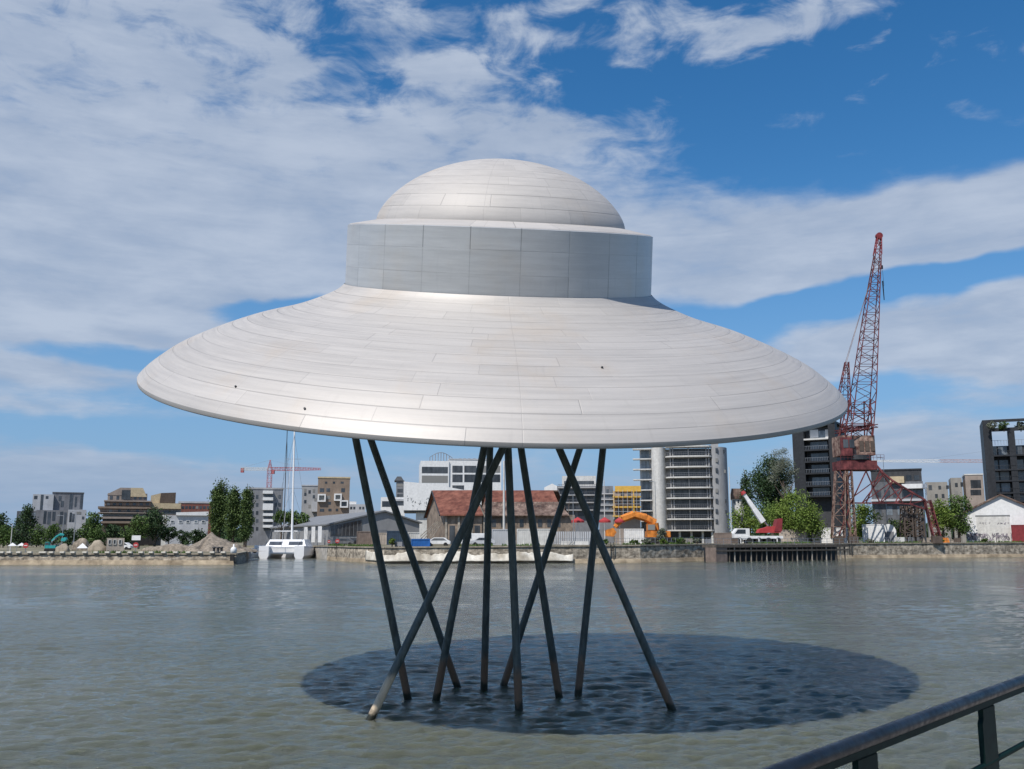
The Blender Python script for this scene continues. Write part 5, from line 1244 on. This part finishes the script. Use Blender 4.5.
# parasols
for k, (px, w_) in enumerate(((578, 13), (605, 12), (620, 10))):
    p = at(px, HOR, 172); t = root('parasol', ['red parasol, leftmost of three on the quay terrace', 'red parasol, middle of three, just behind a pole', 'red parasol, rightmost of three beside the excavator boom'][k], 'parasol', (p.x, 172, 2.8), group='red parasols on the quay terrace')
    z = at(px, 522.5, 172).z - 2.8; zt = at(px, 517, 172).z - 2.8; r_ = w_ / FPX * 172 / 2
    MB().beam((0, 0, 0), (0, 0, zt), .05, n=8).build('pole', 'white', t)
    mb = MB(); n = 12
    mb.v = [(0, 0, zt)] + [(r_ * math.cos(2 * math.pi * i / n), r_ * math.sin(2 * math.pi * i / n), z + .35) for i in range(n)] + [(r_ * math.cos(2 * math.pi * i / n), r_ * math.sin(2 * math.pi * i / n), z) for i in range(n)]
    mb.f = [(0, 1 + i, 1 + (i + 1) % n) for i in range(n)] + [(1 + i, 1 + n + i, 1 + n + (i + 1) % n, 1 + (i + 1) % n) for i in range(n)] + [tuple(range(1 + n, 1 + 2 * n))]
    mb.build('canopy', 'red', t)
# round red and white signs
for px, py, Y, zb, lab in ((26, 545.5, 150, 1.6, 'red round sign beside the white pavilion tent on the left bank'), (136, 545, 150, 1.6, 'red round sign under a white plate near the big dark round tree'), (315, 541, 211, 2.4, 'red round sign at the dock corner behind the catamaran bow'), (329, 541.5, 190, 2.5, 'small red round sign between the dock corner signs'), (337.5, 541, 181, 2.5, 'large red round sign by the parked dark cars')):
    p = at(px, py, Y); t = root('round_sign', lab, 'sign', (p.x, Y, zb), group='red round signs on the quays'); h = p.z - zb; r_ = .30 if px not in (337.5, 26, 136) else .42
    MB().beam((0, 0, -.1), (0, 0, h), .05, n=8).build('post', 'steel', t)
    MB().beam((0, -.10, h), (0, -.06, h), r_, n=20).build('disc', 'red', t)
    MB().box(-r_ * .6, r_ * .6, -.125, -.101, h - r_ * .13, h + r_ * .13).build('bar', 'white', t)
    if px == 136: MB().box(-.7, .7, -.12, -.06, h + .75, h + 1.5).build('plate', 'white', t)
# tents on the left bank
F = Frame(16.5, 156, 1.65); t = F.root('tent', 'white flat pavilion tent at the far left of the left bank', 'tent')
x0, x1, z0, z1 = F.rect((8, 543, 26, 547)); mb = MB()
for k in range(2): a = x0 + k * (x1 - x0) / 2; b = a + (x1 - x0) / 2; mb.add([(a, 0, z0 + .2), (b, 0, z0 + .2), (b, 3, z0 + .2), (a, 3, z0 + .2), ((a + b) / 2, 1.5, z1 + .05)], [(0, 1, 4), (1, 2, 4), (2, 3, 4), (3, 0, 4), (3, 2, 1, 0)])
mb.build('canopy', 'white', t); mb = MB()
for x in (x0 + .05, (x0 + x1) / 2, x1 - .05):
    for y in (.05, 2.95): mb.beam((x, y, 0), (x, y, z0 + .2), .04)
mb.build('frame', 'steel', t)
F = Frame(82, 158, 1.65); t = F.root('tent', 'small white pyramid tent between two sand heaps on the left bank', 'tent')
x0, x1, z0, z1 = F.rect((77, 543, 88, 547)); MB().add([(x0, 0, .6), (x1, 0, .6), (x1, 2, .6), (x0, 2, .6), ((x0 + x1) / 2, 1, z1)], [(0, 1, 4), (1, 2, 4), (2, 3, 4), (3, 0, 4), (3, 2, 1, 0)]).build('canopy', 'white', t)
mb = MB()
for x in (x0 + .05, x1 - .05):
    for y in (.05, 1.95): mb.beam((x, y, -.05), (x, y, .65), .04)
mb.build('frame', 'steel', t)
# heaps
def heap(label, px0, px1, pyt, Y, zb, m, seed, name='gravel_heap', dep=None):
    a, b = at(px0, HOR, Y), at(px1, HOR, Y); cx = (a.x + b.x) / 2; rx = (b.x - a.x) / 2; h = at(px0, pyt, Y).z - zb
    o = blob((0, 0, 0), rx, dep or rx * .6, h, seed, .28).build(name, m, smooth=True); o.location = (cx, Y, zb - .1); tag(o, label, 'heap')
# conical mound from a displaced grid
def mound():
    Y = 172; a, b = at(192, HOR, Y).x, at(256, HOR, Y).x; pk = at(211, HOR, Y).x; h = at(211, 533.5, Y).z - 1.6
    from mathutils import noise as mn
    mb = MB(); nx, ny = 90, 40
    for j in range(ny + 1):
        for i in range(nx + 1):
            x = a + (b - a) * i / nx; y = -9 + 18 * j / ny
            u = (x - pk) / (pk - a) if x < pk else (x - pk) / (b - pk); d = math.hypot(u, y / 9.0)
            z = h * max(0, 1 - d) ** (0.85 if x < pk else 1.15) + 0.5 * mn.noise(Vector((x * .5, y * .5, 1))) * (d < 1) + .25 * mn.noise(Vector((x * 1.6, y * 1.6, 4))) * (d < 1)
            mb.v.append((x - pk, y, z - .08))
    for j in range(ny):
        for i in range(nx): k = j * (nx + 1) + i; mb.f.append((k, k + 1, k + nx + 2, k + nx + 1))
    o = mb.build('gravel_mound', 'gravel', smooth=True); o.location = (pk, Y, 1.6); tag(o, 'large brown gravel mound below the poplars on the left bank', 'mound')
mound()
heap('low long gravel ridge left of the big mound', 143, 200, 543.5, 168, 1.6, 'gravel', 2, dep=3)
heap('small pale sand heap right of the teal excavator', 56, 70, 543.5, 160, 1.6, 'sand', 5)
heap('wide grey sand heap behind the white pyramid tent', 72, 92, 538.5, 175, 1.6, 'gravel', 8)
heap('pale sand heap left of the beige hut', 88, 107, 540, 166, 1.6, 'sand', 9)
heap('rubble heap at the foot of the right crane leg', 914, 958, 537, 210, 2.95, 'gravel', 12, dep=3)

# pale edge blocks along the left bank: one, then copies
x0_ = [3, 10.5, 20, 31, 44, 52.5, 63.5, 74, 86, 97, 108.5, 119.5, 131, 142, 152, 164.5, 176.5, 189, 201, 213, 224]
proto = None
for i, px in enumerate(x0_):
    p = at(px, HOR, 140.9)
    if proto is None:
        proto = MB().box(-.34, .34, -.25, .25, 0, .26).build('edge_block', 'stone_block', bevel=.04); o = proto
        tag(o, 'small pale block set on the coping of the left bank wall', 'block', 'pale blocks along the left bank wall')
    else: o = proto.copy(); S.collection.objects.link(o)
    o.location = (p.x, 140.9, 1.66)
    if i == 4: o.scale.x = 1.6; o['label'] = 'widest pale block on the left bank wall, below the teal excavator'
# dark bollards below the mound
pb = None
for i, px in enumerate((214.5, 218.5, 222)):
    p = at(px, HOR, 146)
    if pb is None:
        pb = lathe([(0.001, 0), (.28, 0), (.24, .15), (.18, .3), (.18, .7), (.27, .78), (.27, .92), (.001, .98)], 20).build('bollard', 'dark_steel', smooth=True); o = pb
    else: o = pb.copy(); S.collection.objects.link(o)
    o.location = (p.x, 146, 1.6); tag(o, ['leftmost of three dark bollards below the gravel mound', 'middle of three dark bollards below the gravel mound', 'rightmost of three dark bollards below the gravel mound'][i], 'bollard', 'dark bollards below the mound')
p = at(234.5, HOR, 141.6); t = root('channel_marker', 'white marker post with dark fender on the tip of the left bank', 'marker', (p.x, 141.4, 1.6))
lathe([(.001, 0), (.45, 0), (.45, .7), (.3, .9), (.12, 1.0), (.12, 1.35), (.001, 1.4)], 20).build('drum', 'white', t, smooth=True)
MB().box(-.25, .35, -.85, -.6, -1.9, -.1).build('fender', 'rubber', t)

# pale sheet over the bank below the old building
def sheet():
    from mathutils import noise as mn
    nx, ny = 150, 7; pxs = [366 + (573 - 366) * i / nx for i in range(nx + 1)]; mb = MB()
    def edge(px):
        for (a, Ya, za), (b, Yb, zb) in zip(EDGE[:-1], EDGE[1:]):
            if a <= px <= b: k = (px - a) / (b - a); return Ya + (Yb - Ya) * k, za + (zb - za) * k
    for j in range(ny + 1):
        s = j / ny
        for px in pxs:
            Y, z = edge(px); n = mn.noise(Vector((px * .12, s * 2, 0)))
            topz = 1.55 + .75 * mn.noise(Vector((px * .045, 0, 3))) + .25 * mn.noise(Vector((px * .3, 0, 7)))
            yy = Y - 1.25 + 0.75 * s + .12 * n; mb.v.append((XY(px, yy) * 1.0, yy, .35 + (topz - .35) * s + .1 * n))
    for j in range(ny):
        for i in range(nx): k = j * (nx + 1) + i; mb.f.append((k, k + 1, k + nx + 2, k + nx + 1))
    o = mb.build('bank_sheet', 'tarp', smooth=True); md = o.modifiers.new('thick', 'SOLIDIFY'); md.thickness = .05
    tag(o, 'long pale rumpled sheet laid over the bank below the old brick building', 'sheet')
sheet()

# dark timber jetty in front of the right quay
def jetty():
    a, b = at(716, HOR, 158), at(848, HOR, 176); A = Vector((a.x, 158, 0)); B = Vector((b.x, 176, 0)); L = (B - A).length; rz = math.atan2(B.y - A.y, B.x - A.x)
    t = root('jetty', 'dark timber jetty on pale piles in front of the bright green tree', 'jetty', A, rz)
    MB().box(0, L, 0, 3.4, 2.35, 2.8).build('deck', 'timber', t)
    MB().box(.0, L, 2.6, 3.0, -.5, 2.35).build('back_wall', 'black_clad', t)
    MB().box(0, 2.6, .1, 2.6, -.5, 2.34).build('end_block', 'container_brown', t)
    n = 24
    for i in range(n):
        x = 3.2 + i * (L - 4) / (n - 1)
        MB().beam((x, .25, -1.2), (x + random.uniform(-.1, .1), .25, 2.9 if i % 2 else 2.35), .13, n=8).build('pile', 'pale_timber' if i % 3 == 1 else 'timber', t)
    mb = MB(); mb.box(0, L, -.02, .12, 1.7, 1.95); mb.build('waling', 'timber', t)
    mb = MB()
    for i in range(20): x = .3 + i * (L - .6) / 19; mb.beam((x, .3, 2.8), (x, .3, 3.85), .035)
    for z in (3.3, 3.85): mb.beam((0, .3, z), (L, .3, z), .03)
    mb.build('railing', 'steel', t)
jetty()
# quay railing
def quay_rail(label, p0, p1, n, m='steel'):
    (xa, Ya, za), (xb, Yb, zb) = p0, p1; A = Vector((xa, Ya, za)); t = root('railing', label, 'railing', A)
    d = Vector((xb - xa, Yb - Ya, zb - za)); mb = MB()
    for k in range(n): p = d * (k / (n - 1)); mb.beam(p, p + Vector((0, 0, 1.1)), .04)
    mb.build('posts', m, t); mb = MB()
    for h in (.55, 1.1): mb.beam(Vector((0, 0, h)), d + Vector((0, 0, h)), .03)
    mb.build('rails', m, t)
def ep(px, off=.8):
    for (a, Ya, za), (b, Yb, zb) in zip(EDGE[:-1], EDGE[1:]):
        if a <= px <= b: k = (px - a) / (b - a); Y = Ya + (Yb - Ya) * k + off; return (XY(px, Y), Y, za + (zb - za) * k)
quay_rail('thin grey railing on the quay edge below the red parasols', ep(553), ep(606), 16)
quay_rail('thin grey railing on the quay edge below the excavator', ep(612), ep(714), 26)
quay_rail('thin railing on the quay edge at the foot of the harbour crane', ep(850, 2), ep(912, 2), 18)
quay_rail('dark railing behind the beige site cabin on the right quay', ep(912, 3), ep(962, 3), 14, 'dark_steel')
def fence(label, px0, px1, Y, zb, h, n, m):
    a, b = at(px0, HOR, Y).x, at(px1, HOR, Y).x; t = root('fence', label, 'fence', (a, Y, zb)); L = b - a
    mb = MB()
    for k in range(n): mb.box(k * L / n + .04, (k + 1) * L / n - .12, -.03, .03, .1, h)
    mb.build('panels', m, t); mb = MB()
    for k in range(n + 1): mb.beam((k * L / n, .05, -.1), (k * L / n, .05, h + .15), .05)
    mb.build('posts', 'steel', t)
fence('grey slatted fence with pale panels between hoarding and parasols', 552, 600, 164, 2.75, 2.3, 22, 'pale_grey')
# mooring ladders and vertical timbers on the main wall
for k, px in enumerate((338, 612, 850)):
    x, Y, z = ep(px, -.35); t = root('wall_ladder', ['dark ladder on the quay wall near the dock corner', 'tall dark ladder on the quay wall below the excavator bucket', 'dark ladder on the quay wall right of the jetty'][k], 'ladder', (x, Y, 0), group='ladders on the quay wall')
    MB().beam((-.25, 0, .2), (-.25, 0, z + .5), .06).beam((.25, 0, .2), (.25, 0, z + .5), .06).build('rails', 'rubber', t)
    mb = MB()
    for i in range(9): mb.beam((-.25, 0, .4 + i * .3), (.25, 0, .4 + i * .3), .03)
    mb.build('rungs', 'rubber', t)
# orange barrier
F = Frame(945, 207, 3.0); t = F.root('barrier', 'bright orange plastic barrier at the foot of the right crane leg', 'barrier')
MB().slab_xz([(-.9, 0), (-.9, .2), (-.65, 1.1), (.65, 1.1), (.9, .2), (.9, 0)], -.25, .25).build('body', 'orange', t, bevel=.05); MB().box(-.7, .7, -.19, -.16, .55, .8).build('stripe', 'white', t)
# lamp posts along the banks
lp = None
for i, (px, py, Y, zb) in enumerate(((12.5, 524, 160, 1.6), (64, 516, 175, 1.6), (76, 512, 180, 1.6), (883, 458, 212, 2.95), (655, 482, 200, 2.8), (573, 495, 168, 2.75))):
    p = at(px, py, Y); h = p.z - zb
    t = root('street_lamp', ['short pale pole above the white pavilion tent', 'grey lamp post left of the lower wing of the grey angular block', 'grey lamp post in front of the lower wing of the grey angular block', 'lamp post seen through the raking arm of the crane portal', 'lamp post in front of the white wall of the curved tower', 'lamp post above the leftmost red parasol'][i], 'lamp post', (p.x, Y, zb), group='lamp posts on the far bank')
    MB().beam((0, 0, -.1), (0, 0, h), .09, .05, 8).build('pole', 'steel' if i else 'offwhite', t); MB().beam((0, 0, h), (-.7, 0, h + .12), .05, n=6).build('arm', 'steel', t)
    MB().box(-1.2, -.6, -.15, .15, h + .06, h + .2).build('lamp_head', 'steel', t)

# small working clutter on the quays
def crate(label, px, off, m, w=1.2, h=.9):
    x, Y, z = ep(px, off); t = root('crate', label, 'crate', (x, Y, z), random.uniform(-.4, .4), 'crates and pallets on the quay')
    MB().box(-w / 2, w / 2, -.5, .5, .12, h).build('box', m, t); mb = MB()
    for k in (-.45, 0, .45): mb.box(w * k - .06, w * k + .06, -.52, .52, 0, .118)
    mb.build('skids', 'pale_timber', t)
for a in (('pale wooden crate on the quay below the curved tower', 688, 3, 'pale_timber', 1.4, 1.0), ('grey crate right of the curved tower foot', 708, 2.5, 'mid_grey', 1.1, .9), ('dark crate beside the brown hut', 735, 3, 'dark_brown', 1.3, 1.1),
          ('white box on the quay under the crane portal', 900, 2.5, 'offwhite', 1.6, 1.2), ('beige crate at the right of the crane stair', 925, 3, 'container_beige', 1.5, 1.1), ('brown crate left of the white gabled shed', 957, 3, 'dark_brown', 1.2, 1.0),
          ('grey crate near the blue skip', 400, 1.6, 'mid_grey', 1.3, .8), ('white crate between silver car and tall hoarding', 511, 1.5, 'offwhite', 1.5, .9), ('pale long box below the slatted fence', 575, 1.3, 'offwhite', 4.5, .7)): crate(*a)
for k, (px, sz) in enumerate(((634, 5), (647, 7), (664, 5), (681, 6), (697, 5), (392, 4), (606, 4), (870, 5), (940, 6), (985, 4))):
    x, Y, z = ep(px, .9)
    tree(['low scrub on the quay edge just right of the excavator bucket', 'scrub clump on the quay edge below the white box cabin', 'scrub clump at the left foot of the curved tower', 'scrub clump below the middle of the curved tower', 'scrub clump below the right of the curved tower', 'small scrub by the dark blue container', 'small scrub at the quay ladder below the slatted fence', 'scrub clump at the left leg of the harbour crane', 'scrub clump by the orange barrier', 'scrub clump in front of the white gabled shed'][k],
         px - sz, px + sz, HOR - 1.5, HOR + 4, Y, ['mid', 'grey', 'light'][k % 3], 'bush', name='shrub', base=z, cat='shrub', group='scrub along the quay edge', leaf=.22, n=900)

# ------------------------------------------------------------------ near quay and railing
def near():
    A = on_z(770, 776, 3.10); B = on_z(1024, 680.5, 3.10); d = (B - A).normalized(); nrm = Vector((-d.y, d.x, 0))   # towards the water
    a, b = A - d * 4, B + d * 8; e = nrm * .28
    g = MB(); g.add([(a + e).to_tuple()[:2] + (2.0,), (b + e).to_tuple()[:2] + (2.0,), ((b - nrm * 40).x, (b - nrm * 40).y, 2.0), ((a - nrm * 40).x, (a - nrm * 40).y, 2.0)], [(0, 1, 2, 3)])
    # pavement with its vertical edge
    a2, b2 = a + e, b + e; g.add([(a2.x, a2.y, 2.0), (b2.x, b2.y, 2.0), (b2.x, b2.y, -1), (a2.x, a2.y, -1)], [(0, 1, 2, 3)])
    tag(g.build('quayside', 'quay'), kind='structure')
    m = bpy.data.materials.new('rail_paint'); m.use_nodes = True; t_ = NT(m.node_tree); p = t_.n['Principled BSDF']
    c = t_.new('ShaderNodeTexCoord').outputs['Object']; n = t_.noise(c, 30, 6, .7).outputs[0]; n2 = t_.noise(c, 4, 4, .6).outputs[0]
    t_.put(p.inputs['Base Color'], t_.mix(t_.mr(n2, .35, .65), (0.008, 0.010, 0.014, 1), (0.016, 0.020, 0.028, 1)))
    chip = t_.noise(c, 14, 8, .75).outputs[0]; sc = t_.mr(chip, .66, .70)
    t_.put(p.inputs['Base Color'], t_.mix(sc, p.inputs['Base Color'].links[0].from_socket, (0.06, 0.055, 0.05, 1)))
    t_.put(p.inputs['Roughness'], t_.mr(n, .3, .7, .25, .5)); p.inputs['Specular IOR Level'].default_value = .2
    bp = t_.new('ShaderNodeBump'); bp.inputs['Strength'].default_value = .12; bp.inputs['Distance'].default_value = .003; t_.put(bp.inputs['Height'], n); t_.l.new(bp.outputs[0], p.inputs['Normal'])
    m2 = bpy.data.materials.new('post_paint'); m2.use_nodes = True; t_ = NT(m2.node_tree); p = t_.n['Principled BSDF']
    c = t_.new('ShaderNodeTexCoord').outputs['Object']; n = t_.noise(c, 25, 6, .7).outputs[0]
    t_.put(p.inputs['Base Color'], t_.mix(t_.mr(n, .35, .7), (0.002, 0.012, 0.011, 1), (0.006, 0.022, 0.019, 1))); p.inputs['Roughness'].default_value = .6; p.inputs['Specular IOR Level'].default_value = .12
    o = Vector((A.x, A.y, 2.0)); t = root('handrail', 'dark painted steel handrail with green flat posts at the quay edge', 'railing', o)
    L = lambda v: Vector(v) - o
    mb = MB(); mb.beam(L(a), L(b), .0195, n=32); h = mb.build('top_rail', m, t, smooth=True); h.data.set_sharp_from_angle(angle=R(40))
    # flat under-strip carrying the tube
    mb = MB(); w1 = nrm * .014; up = Vector((0, 0, 1))
    def strip(z0, z1, w):
        P = [a - w, b - w, b + w, a + w]; mb.add([L((q.x, q.y, 3.10 + z0)) for q in P] + [L((q.x, q.y, 3.10 + z1)) for q in P], [(0, 3, 2, 1), (4, 5, 6, 7), (0, 1, 5, 4), (1, 2, 6, 5), (2, 3, 7, 6), (3, 0, 4, 7)])
    strip(-.031, -.014, w1); mb.build('under_strip', m2, t)
    def on_plane(px, py):
        v = ray(px, py); E0 = Vector((0, 0, EYE)); k = (A - E0).dot(nrm) / v.dot(nrm); return E0 + v * k
    ps = [on_plane(863, 745), on_plane(986.5, 720)]; step = (Vector((ps[1].x, ps[1].y, 0)) - Vector((ps[0].x, ps[0].y, 0)))
    base = Vector((ps[0].x, ps[0].y, 0))
    for k in range(-3, 7):
        c = base + step * k; hw = d * .068; th = nrm * .008
        poly = [(-1.35, 2.0), (-1.35, 2.35), (-1.0, 2.5), (-1.0, 3.02), (-.8, 3.035), (-.8, 3.064), (1.0, 3.064), (1.0, 2.5), (1.35, 2.35), (1.35, 2.0)]
        pts = [Vector((c.x, c.y, 0)) + hw * s + Vector((0, 0, z)) - th - o for s, z in poly]
        MB().prism(pts, th * 2).build('post', m2, t, bevel=.002)
        fb = MB()
        for s in (-1, 1):
            q = c + d * .055 * s; fb.beam(Vector((q.x, q.y, 2.012)) - o, Vector((q.x, q.y, 2.035)) - o, .012, n=6)
        fb.build('bolts', 'steel', t)
    q = on_plane(1008, 752.5)
    for z in (q.z, q.z - .27, q.z - .54):
        mb = MB(); mb.beam(L((a.x, a.y, z)), L((b.x, b.y, z)), .0095, n=14); mb.build('lower_rail', m2, t, smooth=True)
near()
